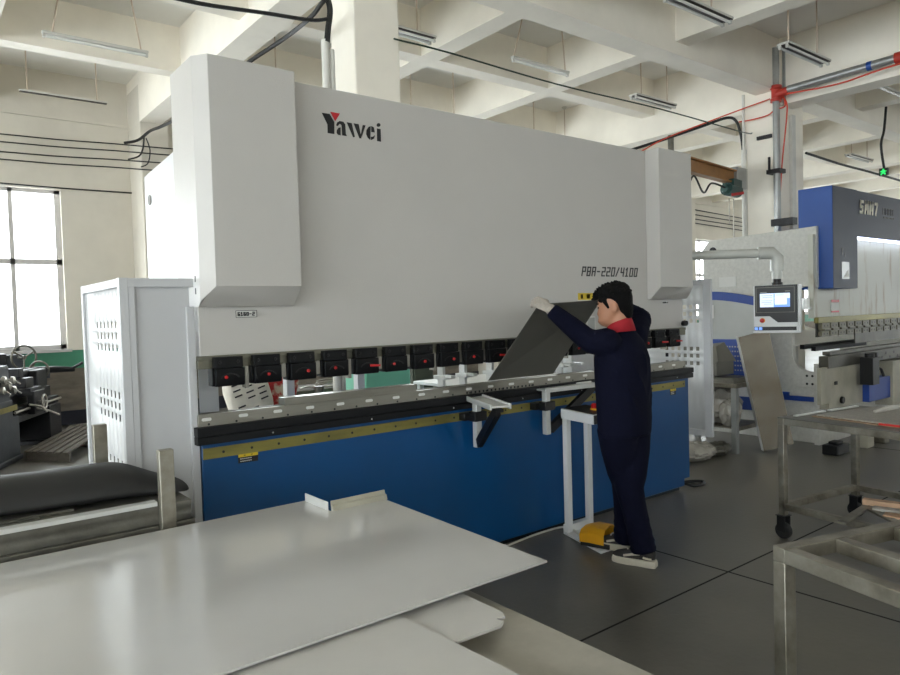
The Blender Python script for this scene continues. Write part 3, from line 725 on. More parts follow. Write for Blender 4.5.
# collar
g = G(); cb = PC + V((-.012, .003, 0)); ca, cbv = r_, f_
rings = []
for z, ru, rv, dz in ((1.425,.098,.092,.01),(1.452,.080,.082,.018),(1.488,.068,.072,.028),(1.478,.074,.078,.026),(1.435,.096,.094,.012)):
    rings.append([cb + zz*(z - dz*math.sin(2*PI*k/24)) + r_*ru*math.cos(2*PI*k/24) + f_*(rv*math.sin(2*PI*k/24)) for k in range(24)])
g.loft(rings, False)
o = obj('collar', g, 'collar_red', person, label='red turned-down collar'); s = o.modifiers.new('thick', 'SOLIDIFY'); s.thickness = .004
# hair
g = G()
g.eloft([(hp(0, b, z), hr, hf2, ru, rv) for z, b, ru, rv in ((-.098,-.060,.030,.014),(-.075,-.058,.046,.028),(-.045,-.054,.062,.043),(-.01,-.048,.074,.054),(.022,-.036,.079,.074),(.045,-.014,.082,.098),(.072,.0,.082,.107),(.10,.001,.075,.104),(.122,-.002,.058,.082),(.136,-.004,.030,.046))], 24)
for s_ in (-1, 1):
    g.tube([hp(.068*s_, .046, .050), hp(.072*s_, .040, .030), hp(.0735*s_, .033, .006), hp(.074*s_, .027, -.014)], [.016,.015,.011,.008], 8)
    g.tube([hp(.050*s_, .076, .052), hp(.066*s_, .058, .040)], [.014,.014], 8)
rnd = random.Random(3)
for k in range(90):
    a = rnd.uniform(0, 2*PI); e = rnd.uniform(.15, 1.25)
    d = hr*math.cos(a)*math.cos(e) + hf2*math.sin(a)*math.cos(e) + hu*math.sin(e)
    q = HC + hu*.035 + hr*d.dot(hr)*.078 + hf2*(d.dot(hf2)*.108) + hu*(.012+d.dot(hu)*.086)
    g.tube([q, q + d*.014 + hf2*.006, q + d*.022 + hf2*.012], [.010,.007,.003], 6)
pobj('hair', g, 'hair', .0055, 2, 'short black hair')
for s in (-1, 1):
    obj('eye', G().ell(hp(.030*s, .0945, .008), (.010,.008,.006), 10), 'eye', person)
    g = G(); g.tube([hp(.014*s,.104,.030), hp(.032*s,.101,.034), hp(.048*s,.088,.030)], .004, 6); obj('eyebrow', g, 'hair', person)
# gloves
g = G(); fingers(g, wrL, wrL+(haL-wrL).normalized()*.1+V((-.02,.02,-.01)), V((.3,.6,-.7)), V((.9,-.3,.3)), .0105)
g.tube([wrL-(wrL-elL).normalized()*.03, wrL, wrL+(haL-wrL).normalized()*.02], [.036,.034,.032], 14)
pobj('glove', g, 'glove', .0042, 3, 'grey white knitted work glove on the left hand')
g = G(); fingers(g, wrR, wrR+(haR-wrR).normalized()*.1, V((-.3,.6,-.7)), V((-.6,-.6,.3)), .0105)
g.tube([wrR-(wrR-elR).normalized()*.03, wrR, wrR+(haR-wrR).normalized()*.02], [.036,.034,.032], 14)
pobj('glove', g, 'glove', .0042, 3, 'grey white knitted work glove on the right hand')
# shoes
def shoe(heel, toe, z0=0):
    d = (toe-heel); d.z = 0; L = d.length; d.normalize(); n = V((-d.y, d.x, 0)); sections = []
    pl = [(0,.030),(.04,.040),(.12,.038),(.17,.044),(.225,.042),(.262,.030),(.278,.012)]
    k = L/.278
    outline = [heel + d*a*k + n*b for a, b in pl] + [heel + d*a*k - n*b for a, b in reversed(pl)]
    g = G()
    g.loft([[q+zz*z0 for q in outline], [q+zz*(z0+.022) for q in outline], [heel+d*L/2+(q-heel-d*L/2)*.96+zz*(z0+.042) for q in outline]])
    so = obj('shoe', g, 'shoe_white', person, .004, label='chunky cream and dark trainer')
    g = G()
    g.eloft([(heel+d*a*k+zz*(z0+c), n, (zz*math.cos(t)+d*math.sin(t)), b, h) for a, b, h, c, t in
             ((.012,.026,.030,.075,.0),(.05,.038,.046,.078,0),(.10,.040,.046,.074,.0),(.15,.041,.036,.066,0),(.20,.042,.028,.056,0),(.245,.034,.020,.050,0),(.268,.018,.010,.046,0))], 18)
    obj('upper', g, 'shoe_dark', so)
    g = G()
    for s in (-1, 1): g.tube([heel+d*.09*k+n*.040*s+zz*(z0+.08), heel+d*.14*k+n*.040*s+zz*(z0+.07), heel+d*.19*k+n*.041*s+zz*(z0+.056)], .008, 6); g.tube([heel+d*.02*k+n*.034*s+zz*(z0+.055), heel+d*.07*k+n*.041*s+zz*(z0+.06)], .007, 6)
    g.tube([heel+d*.14*k-n*.02+zz*(z0+.104), heel+d*.14*k+n*.02+zz*(z0+.104)], .006, 6); g.tube([heel+d*.17*k-n*.02+zz*(z0+.094), heel+d*.17*k+n*.02+zz*(z0+.094)], .006, 6)
    obj('shoe_stripe', g, 'shoe_white', so)
shoe(V((3.527, 2.52, 0)), V((3.442, 2.785, 0)))
shoe(V((3.628, 2.735, 0)), V((3.545, 2.995, 0)), .014)

# ------------------------------------------------------------------ foreground: sheets on tables
def frame_table(name, x0, x1, y0, y1, z, label, top=None):
    t = thing(name, ((x0+x1)/2, (y0+y1)/2, 0), label, 'table')
    for x in (x0, x1-.06):
        for y in (y0, y1-.06): obj('leg', G().box(x, x+.06, y, y+.06, 0, z-.06), 'rusty_steel', t)
    g = G(); g.box(x0, x1, y0, y0+.06, z-.06, z); g.box(x0, x1, y1-.06, y1, z-.06, z); g.box(x0, x0+.06, y0, y1, z-.06, z-.001); g.box(x1-.06, x1, y0, y1, z-.06, z-.001)
    obj('top_frame', g, 'rusty_steel', t)
    return t
frame_table('sheet_table', -.8, 1.05, 1.72, 2.62, .772, 'steel frame table carrying the big pale sheet')
# big sheet with a notched, folded corner
Z1 = .778
poly = [(-.86,1.54),(1.581,1.54),(1.612,2.53),(1.352,2.535),(1.348,2.757),(-.86,2.757)]
bs = thing('steel_sheet', (.4, 2.15, .772), 'biggest pale steel sheet, with a notched and folded far corner', 'steel sheet')
obj('sheet', G().prism(poly, 'z', .772, Z1), 'stainless', bs)
g = G(); g.box(1.346, 1.351, 2.548, 2.75, Z1-.004, Z1+.034); obj('flange', g, 'zinc', bs, .001, label='short bright folded flange')
g = G(); g.prism([(2.522,.776),(2.545,.776),(2.548,.815),(2.543,.815),(2.540,.800),(2.528,.796)], 'x', 1.36, 1.622); obj('flange', g, 'm2_cream', bs, .001, label='long folded flange with a lip')
# lower table with mottled plate
t = frame_table('work_table', -.9, 1.34, .55, 1.68, .70, 'low steel table with mottled grey plate top, nearest the camera')
obj('tabletop', G().box(-.95, 1.36, .45, 1.688, .70, .706), 'mottled', t, .001)
single('steel_sheet', G().box(-.7, 1.02, .6, 1.50, .706, .742), 'raw_steel', 'dark stack of steel plate under the near pale sheets', 'steel plate', bevel=.001)
s2 = [(.95,1.562),(1.008,1.562),(1.235,1.572),(1.222,1.345),(1.214,1.34),(1.190,1.352),(1.188,1.343),(1.205,1.326),(1.200,1.318),(1.016,1.310),(.90,1.31)]
s2 = [at(x, y, Z=.756) for x, y in ((392,612),(455,589.5),(503,612),(505,616),(496,618),(504,621),(501,625),(455,642),(400,662),(330,640))]
g = G(); g.prism([(p.x, p.y) for p in s2], 'z', .748, .756); single('steel_sheet', g, 'stainless2', 'small pale sheet with a nicked tip sticking out between larger sheets', 'steel sheet', bevel=.001)
s3 = [at(x, y, Z=.764) for x, y in ((393,612),(455,642),(526,678))]
d3 = (s3[2]-s3[0]); e = s3[0]+d3.normalized()*.75
g = G(); g.prism([(-.9, s3[0].y), (s3[0].x, s3[0].y), (s3[1].x, s3[1].y), (e.x, e.y), (-.9, e.y)], 'z', .757, .764); single('steel_sheet', g, 'stainless2', 'near pale steel sheet at the bottom edge, overlapping the small sheet', 'steel sheet', bevel=.001)

# ------------------------------------------------------------------ rack with channels and rubber
rk = thing('storage_rack', (-.1, 3.1, 0), 'low steel rack with upright posts beside the left guard', 'rack')
for x, y, zt in ((.77, 2.815, 1.07), (.657, 3.40, 1.12), (-1.0, 2.815, 1.07), (-1.0, 3.40, 1.12)):
    obj('post', G().box(x, x+.056, y, y+.04, 0, zt), 'rusty_steel', rk, .003)
g = G(); g.box(-1.0, .82, 2.855, 2.90, .42, .48); g.box(-1.0, .82, 3.35, 3.40, .42, .48); 
for x in (-1.0, -.2, .72): g.box(x, x+.06, 2.86, 3.40, .48, .53)
obj('base_frame', g, 'rusty_steel', rk)
for i in range(4):
    z = .53 + .08*i; e = .90 + .012*((i*2) % 3)
    g = G(); g.prism([(2.862,z),(3.392,z),(3.392,z+.079),(2.862,z+.079),(2.859,z+.072),(2.8645,z+.05),(2.8645,z+.03),(2.859,z+.008)], 'x', -1.25, e)
    single('steel_profile', g, 'raw_steel', ('lowest', 'second lowest', 'third', 'topmost')[i] + ' layer of grey steel profile stacked on the rack', 'steel profile', 'steel profiles stacked on the rack', .002)
g = G(); g.box(-1.25, .765, 2.846, 2.892, .850, .866); single('angle_strip', g, 'zinc', 'bright steel strip along the front edge of the stacked profiles', 'steel strip')
for i, (y, x1) in enumerate(((2.92,.45),(2.97,.38),(3.01,.5))):
    g = G(); g.box(-1.2, x1, y, y+.03, .850, .858); single('flat_bar', g, 'raw_steel', ('front', 'middle', 'rear')[i] + ' flat bar lying in front of the black rubber sheet', 'flat bar', 'flat bars on the stacked profiles')
g = G(); rings = []
for x, w, h, y0 in ((-1.25,.27,.15,3.22),(-.5,.28,.15,3.22),(.0,.29,.15,3.21),(.25,.29,.15,3.20),(.42,.30,.145,3.18),(.56,.30,.150,3.16),(.66,.29,.155,3.15),(.74,.27,.135,3.13),(.82,.26,.085,3.12),(.90,.25,.055,3.10),(.945,.20,.03,3.08)):
    b = .852
    prof = [(-.5,0),(-.53,.25),(-.45,.62),(-.22,.92),(.05,1.0),(.25,.96),(.42,.7),(.5,.3),(.5,0)]
    rings.append([(x, y0 + a*w, b + c*h*.93) for a, c in prof])
g.loft(rings); o = single('rubber_sheet', g, 'rubber', 'black rubber sheet bundled on top of the stacked steel profiles', 'rubber sheet', smooth=70)
sb = o.modifiers.new('sub', 'SUBSURF'); sb.levels = 2; sb.render_levels = 2

# ------------------------------------------------------------------ trolleys on the right
def trolley(name, c, hdg, Lu, Lw, z, tube, label, mids, lower, casters, mm):
    rz = math.radians(hdg)
    t = thing(name, (c[0], c[1], 0), label, 'trolley', None, rz)
    # local: u = +x away from the near-left corner, w = -y towards the camera
    T = tube; B = lambda g, *a: g.box(*a)
    def add(nm, g, m_, par=t, bev=.003, lab=None):
        return obj(nm, g, m_, par, bev, world=False, label=lab)
    zl = .16 if casters else 0
    for x in (0, Lu-T):
        for y in (-T, -Lw): add('leg', B(G(), x, x+T, y, y+T, zl, z-T), mm)
    add('long_rail', B(G(), 0, Lu, -T, 0, z-T, z), mm); add('long_rail', B(G(), 0, Lu, -Lw, -Lw+T, z-T, z), mm)
    for x in [0] + mids + [Lu-T]: add('cross_rail', B(G(), x, x+T, -Lw+T, -T, z-T, z-.001), mm)
    if lower:
        g = G(); B(g, 0, Lu, -T, 0, lower-T, lower); B(g, 0, Lu, -Lw, -Lw+T, lower-T, lower); B(g, 0, T, -Lw+T, -T, lower-T, lower-.001); B(g, Lu-T, Lu, -Lw+T, -T, lower-T, lower-.001)
        add('lower_frame', g, mm)
    if casters:
        for x in (T/2, Lu-T/2):
            for y in (-T/2, -Lw+T/2):
                g = G(); g.box(x-.04, x+.04, y-.035, y+.035, .155, .16); g.box(x-.032, x-.026, y-.03, y+.03, .05, .155); g.box(x+.026, x+.032, y-.03, y+.03, .05, .155)
                ca = add('caster', g, 'black')
                g = G(); g.lathe([(.035,-.02),(.052,-.018),(.055,-.01),(.055,.01),(.052,.018),(.035,.02)], (x, y, .055), (1,0,0), 20); add('wheel', g, 'rubber_tyre', ca, 0)
    return t
tA = trolley('steel_trolley', (2.163, 1.106), -16, 1.25, .85, .80, .047, 'bare steel tube frame trolley without a top, nearest the camera', [.225, .50, .86], .25, False, 'rusty_steel')
tB = trolley('steel_trolley', (4.575, 2.295), -8, .89, 1.5, .812, .043, 'steel trolley on casters with mats on top, farther away', [.42], .24, True, 'rusty_steel')
uB = V((math.cos(math.radians(-8)), math.sin(math.radians(-8)), 0)); wB = V((uB.y, -uB.x, 0)); cB = V((4.575, 2.295, 0))
obj('tabletop', G().obox(cB+uB*.445+wB*.75+zz*.814, uB*.445, wB*.75, zz*.003), 'raw_steel', tB)
def onB(name, u0, u1, w0, w1, z0, z1, mm, label, cat, group=None, rot=0, bev=.002):
    c = cB + uB*(u0+u1)/2 + wB*(w0+w1)/2; a = uB*math.cos(rot)+wB*math.sin(rot); b = wB*math.cos(rot)-uB*math.sin(rot)
    return single(name, G().obox(c+zz*(z0+z1)/2, a*(u1-u0)/2, b*(w1-w0)/2, zz*(z1-z0)/2), mm, label, cat, group, bev)
onB('cardboard_sheet', .12, .85, .16, 1.3, .817, .823, 'cardboard', 'brown cardboard sheet on the trolley under the grey mat', 'cardboard', None, .08)
onB('mesh_mat', .15, .83, .18, 1.2, .8235, .834, 'mat_grey', 'grey mesh mat lying on the cardboard on the trolley', 'mat', None, .08)
onB('metal_strip', .10, .43, .045, .075, .817, .826, 'zinc', 'pale metal strip at the left edge of the trolley top, nearer one', 'metal strip', None, .0)
onB('metal_strip', .48, .82, .05, .08, .817, .826, 'zinc', 'pale metal strip at the left edge of the trolley top, farther one', 'metal strip', None, .0)
g = G(); q = cB+uB*.52+wB*.35+zz*.84
g.tube(curve_pts([q, q+uB*.12+wB*.06+zz*.03, q+uB*.2+wB*.16+zz*.015, q+uB*.22+wB*.3], 6), .012, 8); g.tube(curve_pts([q+uB*.03, q+uB*.16+wB*.10+zz*.025, q+uB*.2+wB*.24], 6), .012, 8)
single('plastic_strip', g, 'plastic_bag', 'shiny clear plastic strip curled on the grey mat', 'plastic strip')
g = G(); p0 = at(879, 424, Z=.828); p1 = p0 + V((-.05, -.34, 0)); g.tube([p0, p0.lerp(p1,.25), p1], .0065, 10); single('marker_pen', g, 'red', 'red marker pen lying near the edge of the caster trolley', 'pen')
# things on the lower shelf of the rear trolley
p0 = at(863, 501, Z=.27); 
g = G(); g.bar(p0, p0+V((.22,-1.0,0)), .06, .035); single('timber_batten', g, 'timber', 'pale timber batten lying on the trolley lower shelf', 'batten', bevel=.002)
p0 = at(873, 508, Z=.257); g = G(); g.bar(p0, p0+V((.18,-.9,0)), .07, .02); single('wrapped_strip', g, 'plastic_bag', 'shiny plastic wrapped strip on the trolley lower shelf', 'strip', bevel=.004)
p0 = at(884, 515, Z=.25); g = G(); g.bar(p0, p0+V((.12,-.7,0)), .09, .02); single('timber_batten', g, 'timber', 'second timber batten, nearer, under the wrapped strip', 'batten', bevel=.002)
g = G(); a, b, c = at(866,507,Z=.247), at(841,523,Z=.247), at(898,523,Z=.247)
g.bar(b, a, .05, .012); g.bar(a, c, .05, .0118); single('steel_angle', g, 'rusty_steel', 'V shaped steel angle offcut on the trolley lower shelf', 'steel angle')

# ------------------------------------------------------------------ second press brake
m2 = thing('press_brake', (9.2, 3.9, 0), 'blue and grey press brake behind the control panel, at right', 'press brake')
arc = lambda cy, cz, r, a0, a1, n=7: [(cy+r*math.cos(math.radians(a0+(a1-a0)*i/n)), cz+r*math.sin(math.radians(a0+(a1-a0)*i/n))) for i in range(n+1)]
def cframe(x0, x1):
    g = G()
    P = [(3.55,0),(4.94,0),(4.94,2.28),(4.85,2.385),(3.55,2.42),(3.55,1.74)] + arc(3.66,1.6,.16,90,0)[:] + arc(3.62,1.0,.20,0,-90) + [(3.45,.80),(3.45,.55),(3.55,.5)]
    g.prism(P, 'x', x0, x1); return g
sf = obj('side_frame', cframe(8.0, 8.06), 'm2_white', m2, .004)
g = G(); P = [(3.46,.80)] + arc(3.62,1.0,.20,-90,0) + [(3.82,1.6),(4.03,1.6)] + arc(3.70,.95,.33,0,-90) + [(3.46,.62)]
g.prism(P, 'x', 7.98, 8.0); g.mi = 1
for y, z in ((3.66,.755),(3.60,.755),(3.66,.665),(3.60,.665)): g.lathe([(.014,0),(.014,.004)], (7.98,y,z), (-1,0,0), 10)
obj('frame_doubler', g, ['m2_white', 'black'], m2, .003)
obj('side_frame', cframe(11.9, 11.96), 'm2_white', m2, .004)
g = G(); g.lathe([(.05,0),(.05,.003)], (8.0, 4.80, 2.25), (-1,0,0), 20); obj('lifting_hole', g, 'black', sf)
g = G(); g.box(7.995, 8.0, 4.62-.12, 4.72, 1.80, 1.92); obj('notice_plate', g, 'label_white', sf)
# heads
g = G(); g.box(8.05, 8.68, 3.40, 3.77, 1.725, 2.85); hc = obj('head_cover', g, 'm2_blue', m2, .005)
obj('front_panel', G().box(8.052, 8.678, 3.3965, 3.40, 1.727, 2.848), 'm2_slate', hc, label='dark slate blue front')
obj('axis_lettering', strokes(G(), 'Y', 8.26, 2.10, .075, .08, .014, 3.3955), 'letter', hc)
obj('axis_lettering', strokes(G(), '1', 8.335, 2.085, .035, .04, .008, 3.3955), 'letter', hc)
g = G(); g.box(8.26, 8.45, 3.393, 3.3965, 1.83, 2.02); g.mi = 1; g.prism([(8.30,1.85),(8.42,1.85),(8.42,1.93)], 'y', 3.390, 3.393); obj('scale_window', g, ['grey_film', 'label_white'], hc)
g = G(); g.box(8.68, 11.4, 3.44, 3.75, 2.33, 2.86); g.box(8.68, 8.76, 3.44, 3.75, 1.74, 2.33); mh = obj('head_beam', g, 'm2_blue', m2, .005)
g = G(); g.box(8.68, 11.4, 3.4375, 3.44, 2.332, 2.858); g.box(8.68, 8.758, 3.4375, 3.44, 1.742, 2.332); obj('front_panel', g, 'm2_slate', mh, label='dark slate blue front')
obj('head_lettering', strokes(G(), 'SMM7', 8.86, 2.615, .125, .138, .034, 3.433, .12), 'silver_letter', mh, label='silver lettering on the blue head')
g = G()
for k in range(4): strokes(g, 'EI', 9.53+.085*k, 2.635, .07, .04, .009, 3.4355)
for k in range(8): g.box(9.55+.043*k, 9.58+.043*k, 3.434, 3.4375, 2.585, 2.605)
obj('head_lettering', g, 'logo_black', mh, label='dark lettering on the blue head')
obj('light_strip', G().box(8.82, 10.9, 3.455, 3.49, 2.30, 2.329), 'led', m2, label='lit white strip lamp')
g = G(); g.box(11.4, 11.98, 3.40, 3.77, 1.725, 2.85); obj('head_cover', g, 'm2_blue', m2, .005)
g = G(); g.box(7.94, 11.8, 3.56, 3.62, 1.40, 2.33); r2 = obj('ram', g, 'm2_ram', m2, .003)
g = G(); g.box(8.36, 8.56, 3.554, 3.56, 1.46, 1.60); g.mi = 1; g.box(8.36, 8.56, 3.552, 3.5535, 1.57, 1.602); g.box(8.36, 8.56, 3.552, 3.5535, 1.455, 1.475); obj('warning_label', g, ['label_white', 'red'], r2)
g = G(); g.box(7.96, 11.8, 3.52, 3.57, 1.345, 1.41); obj('clamp_rail', g, 'brass', m2, .003)
obj('dark_gap_strip', G().box(7.965, 11.8, 3.542, 3.558, 1.19, 1.346), 'black', m2)  # black strip added to darken the gaps between the clamps
for k in range(12):
    x = 7.985 + .215*k
    g = G(); g.box(x, x+.18, 3.49, 3.54, 1.283, 1.345); g.box(x+.01, x+.17, 3.47, 3.54, 1.262, 1.285); g.mi = 1
    for xx in (x+.05, x+.13): g.lathe([(.012,0),(.012,.003)], (xx, 3.49, 1.315), (0,-1,0), 8)
    g.mi = 0; g.box(x, x+.18, 3.495, 3.54, 1.198, 1.255); g.mi = 1
    for xx in (x+.05, x+.13): g.lathe([(.012,0),(.012,.003)], (xx, 3.495, 1.226), (0,-1,0), 8)
    obj('clamp', g, ['m2_olive', 'black'], m2, .003)
g = G(); g.box(8.9, 11.8, 3.515, 3.53, 1.08, 1.2); obj('punch', g, 'm2_dark', m2)
# bed
g = G(); g.box(7.82, 11.9, 3.36, 3.46, .86, .99); g.box(8.0, 11.9, 3.42, 3.50, .99, 1.03); g.mi = 1
for k in range(16): g.lathe([(.018,0),(.018,.004)], (8.9+.12*k, 3.36, .94-.05*(k % 2)), (0,-1,0), 8)
obj('bed_beam', g, ['m2_dark', 'black'], m2, .003)
g = G(); g.box(7.66, 7.90, 3.37, 3.41, .48, .875); obj('bed_post', g, 'm2_cream', m2, .004)
g = G(); g.box(7.92, 8.80, 3.40, 3.5, .40, .85); g.mi = 1; g.box(8.05, 8.12, 3.39, 3.4, .66, .70); g.lathe([(.04,0),(.04,.03)], (8.22,3.40,.48), (0,-1,0), 12); obj('bed_door', g, ['m2_cream', 'black'], m2, .004)
g = G(); g.box(8.80, 9.42, 3.33, 3.5, .40, .66); obj('tool_box', g, 'blue_crate', m2, .004)
g = G(); g.box(9.42, 11.9, 3.30, 3.5, .30, .84); obj('bed_door', g, 'm2_cream', m2, .004)
g = G(); g.box(7.9, 11.9, 3.5, 3.55, 0, .9); obj('bed_plate', g, 'm2_white', m2)
g = G(); g.box(8.62, 8.80, 3.22, 3.36, .62, .93); g.lathe([(.05,.93),(.05,.98)], (8.68,3.28,0), (0,0,1), 14); g.lathe([(.05,.93),(.05,.98)], (8.78,3.28,0), (0,0,1), 14)
g.tube([(8.84,3.28,.82),(8.90,3.24,.78),(8.92,3.22,.70)], .016, 8); obj('follower_arm', g, 'black', m2, .004)
for i, (x0, x1, y0, z) in enumerate(((8.12, 10.2, 3.75, 1.045), (8.2, 9.6, 3.66, 1.02))):
    g = G(); g.box(x0, x1, y0, y0+.05, z, z+.05); obj('gauge_bar', g, 'black_rail', m2)
g = G(); g.obox((9.75, 5.0, 1.12), (1.65,0,0), (0,.42,.14), (0,-.003,.008)); obj('light_catch_panel', g, 'white_smooth', m2)  # added white panel, tilted to catch light and brighten the gap
g = G(); g.box(8.06, 11.9, 3.66, 4.5, 1.75, 2.3); obj('oil_tank', g, 'm2_white', m2)
# side guard with arched blue frame
g = G()
Y0, Y1 = 4.02, 4.78
top = [(Y0 + (Y1-Y0)*t, 1.64 + .105*math.sin(PI*.5*min(1, t*1.05))) for t in [i/8 for i in range(9)]]
inn = [(y, z-.10) for y, z in top]
for (a, b), (c, d) in zip(zip(top, top[1:]), zip(inn, inn[1:])): g.prism([a, b, d, c], 'x', 7.70, 7.735)
g.box(7.70, 7.735, Y0-.03, Y0+.02, .35, 1.64); g.box(7.70, 7.735, Y1, Y1+.04, .35, 1.745)
g.box(7.70, 7.73, Y0, Y1, .72, 1.17); g.box(7.70, 7.73, Y0, Y1, .35, .50)
sg = obj('side_guard', g, 'blue_crate', m2, .002, label='blue arched side guard')
obj('guard_panel', G().prism([(Y0, 1.15)] + inn[:] + [(Y1, 1.15)], 'x', 7.715, 7.722), 'grey_film', sg)
obj('paper_notice', G().box(7.698, 7.7, 4.62, 4.73, 1.42, 1.58), 'label_white', sg)
g = G()
for r in range(6):
    for k in range(22): g.box(7.697, 7.70, 4.05+.033*k, 4.066+.033*k, .80+.055*r, .816+.055*r)
obj('perforation', g, 'grey_film', sg)['kind'] = 'stuff'
for (xa, xb, y0, y1) in ((781, 815, 397.5, 402), (779, 789, 392, 397)):
    p, q = at(xa, (y0+y1)/2, X=7.96), at(xb, (y0+y1)/2, X=7.96); hz = .5*(at(xa, y0, X=7.96).z-at(xa, y1, X=7.96).z)
    obj('guard_rail', G().box(7.95, 7.98, q.y, p.y, q.z-hz, q.z+hz), 'blue_crate', m2, .002)
g = G(); g.lathe([(.04,1.53),(.04,1.63)], (7.88, 3.62, 0), (0,0,1), 14); g.box(7.84, 7.96, 3.58, 3.68, 1.50, 1.53); obj('limit_switch', g, 'zinc', m2)

# leaning panel, bag table
t_ = V((.785,-.62,0)); lean = thing('folded_metal_sheet', (7.15, 3.72, 0), 'brushed steel channel panel leaning beside the control panel', 'steel panel')
A0 = V((7.12, 3.72, -.012)); dn = (V((-.31, .10, 1.24))).normalized(); wv = t_*1.0
wv = (t_ - dn*t_.dot(dn)).normalized(); nb = dn.cross(wv).normalized()
if nb.dot(V((-1,-.4,0))) < 0: nb = -nb
g = G(); c = A0 + dn*.63 + wv*.16 + zz*.03
g.obox(c, wv*.16, nb*.002, dn*.63); obj('face', g, 'brushed', lean)
g = G(); g.obox(c-wv*.16-nb*.03, wv*.002, nb*.03, dn*.63); g.obox(c+wv*.16-nb*.03, wv*.002, nb*.03, dn*.63); obj('flange', g, 'zinc', lean, label='bright side flange')
bt = thing('steel_table', (7.18, 4.3, 0), 'small steel table piled with dark offcuts beside the right guard', 'table')
for x, y in ((6.86,3.88),(7.46,3.88),(6.86,4.7),(7.46,4.7)): obj('leg', G().box(x, x+.055, y, y+.055, 0, .70), 'galv', bt)
obj('tabletop', G().box(6.84, 7.54, 3.86, 4.78, .70, .745), 'rusty_steel', bt, .003)
g = G(); g.box(6.87, 7.51, 3.89, 3.93, .24, .28); g.box(6.87, 7.51, 4.70, 4.74, .24, .28); g.box(6.88, 7.5, 3.93, 4.70, .262, .272); obj('lower_shelf', g, 'rusty_steel', bt)
g = G(); g.hexa([(6.86,3.9,.745),(7.4,3.9,.745),(7.4,4.6,.745),(6.86,4.6,.745),(6.88,3.92,.80),(7.38,3.92,.78),(7.4,4.6,.79),(6.86,4.6,.81)]); single('metal_offcut', g, 'raw_steel', 'flat dark metal offcuts lowest in the pile on the small table', 'metal offcut')
g = G(); g.box(6.90, 7.25, 4.12, 4.6, .812, .96); single('metal_offcut', g, 'dark_sheet', 'dark boxy offcut in the middle of the pile on the small table', 'metal offcut', None, .004)
g = G(); g.hexa([(6.88,4.08,.962),(7.20,4.06,.962),(7.2,4.6,.962),(6.88,4.6,.962),(6.96,4.16,1.13),(7.10,4.14,1.17),(7.15,4.55,1.12),(6.95,4.55,1.12)]); single('metal_offcut', g, 'dark_sheet', 'folded dark sheet on top of the pile on the small table', 'metal offcut', None, .003)
def bag(c, r, label, seed, mm='plastic_bag', name='plastic_bag', cat='bag'):
    rn = random.Random(seed); g = G(); g.ell((0,0,0), (1,1,1), 40)
    W_ = [(V((rn.uniform(-1,1), rn.uniform(-1,1), rn.uniform(-1,1))).normalized()*rn.uniform(4,15), rn.uniform(0,6), rn.uniform(.4,1)) for _ in range(9)]
    for v in g.bm.verts:
        p = v.co.copy(); k = 1.3 - sum(abs(math.sin(p.dot(w_)+f)) ** .5 * (.75/len(W_)) * a for w_, f, a in W_)
        v.co = V((c[0]+p.x*r[0]*k, c[1]+p.y*r[1]*k, max(c[2]-r[2]*.8, c[2]+p.z*r[2]*k)))
    return single(name, g, mm, label, cat, smooth=32)
bag((7.14,4.22,.46), (.27,.24,.235), 'big cloudy plastic bag bulging on the shelf of the small table', 1)
bag((6.98,4.02,.41), (.12,.12,.17), 'smaller cloudy plastic bag at the left end of the small table shelf', 4)
bag((6.35,4.05,.085), (.30,.20,.11), 'crumpled clear plastic film on the floor under the right guard', 6)
bag((6.72,4.02,.065), (.22,.12,.08), 'grey plastic bundle on the floor behind the leg of the small table', 9, 'raw_steel', 'plastic_bundle', 'bundle')
# clutter in the shadow at the foot of the second press
for i, (x, y, sx, sy, sz, mm, nm, lab) in enumerate(((7.6,3.2,.14,.08,.05,'black','tool_case','black tool case on the floor by the blue press'), (8.15,3.15,.09,.08,.09,'m2_cream','machine_part','cream machine part on the floor by the blue press'), (8.5,3.1,.06,.06,.06,'rusty_steel','metal_block','small metal block on the floor by the blue press'))):
    g = G(); g.box(x-sx, x+sx, y-sy, y+sy, 0, sz*2); g.box(x-sx*.5, x+sx*.5, y-sy*.6, y+sy*.6, sz*2, sz*2.6); single(nm, g, mm, lab, 'machine part', None, .01)

# ------------------------------------------------------------------ things behind the main press
bb = frame_table('work_bench', 1.7, 3.35, 4.9, 5.05+.0, .74, 'grey work bench behind the press, seen through the throat') if False else None
tb = thing('work_bench', (2.2, 5.3, 0), 'work bench behind the press carrying sacks', 'bench')
for x, y in ((1.5,4.95),(2.85,4.95),(1.5,5.65),(2.85,5.65)): obj('leg', G().box(x, x+.05, y, y+.05, 0, .72), 'rusty_steel', tb)
obj('tabletop', G().box(1.45, 2.93, 4.9, 5.75, .72, .77), 'wood', tb, .004)
g = G()
def sack(c, u, v, w, label, mm, nm):
    g = G(); g.ell((0,0,0), (1,1,1), 18)
    c, u, v, w = V(c), V(u), V(v), V(w)
    for q in g.bm.verts:
        p = q.co; s = lambda t: math.copysign(abs(t)**.45, t)
        q.co = c + u*s(p.x) + v*s(p.y) + w*s(p.z)
    zmin = min(q.co.z for q in g.bm.verts)
    for q in g.bm.verts: q.co.z += .77 - zmin
    return single(nm, g, mm, label, 'sack', smooth=60)
sk = sack((2.14,5.30,.95), (.17,0,.05), (0,.07,0), (-.05,0,.17), 'white printed sack leaning behind the press throat', 'white_sack', 'printed_sack')
g = G()
for r in range(7):
    for k in range(3):
        if (r*3+k) % 4 == 1: continue
        u0 = -.75+.55*k; c_ = V((2.14,5.228,.965)) + V((.17,0,.05))*(u0+.2) + V((-.05,0,.17))*(.75-.25*r)
        g.obox(c_, V((.17,0,.05))*.17, V((0,.003,0)), V((-.05,0,.17))*.03)
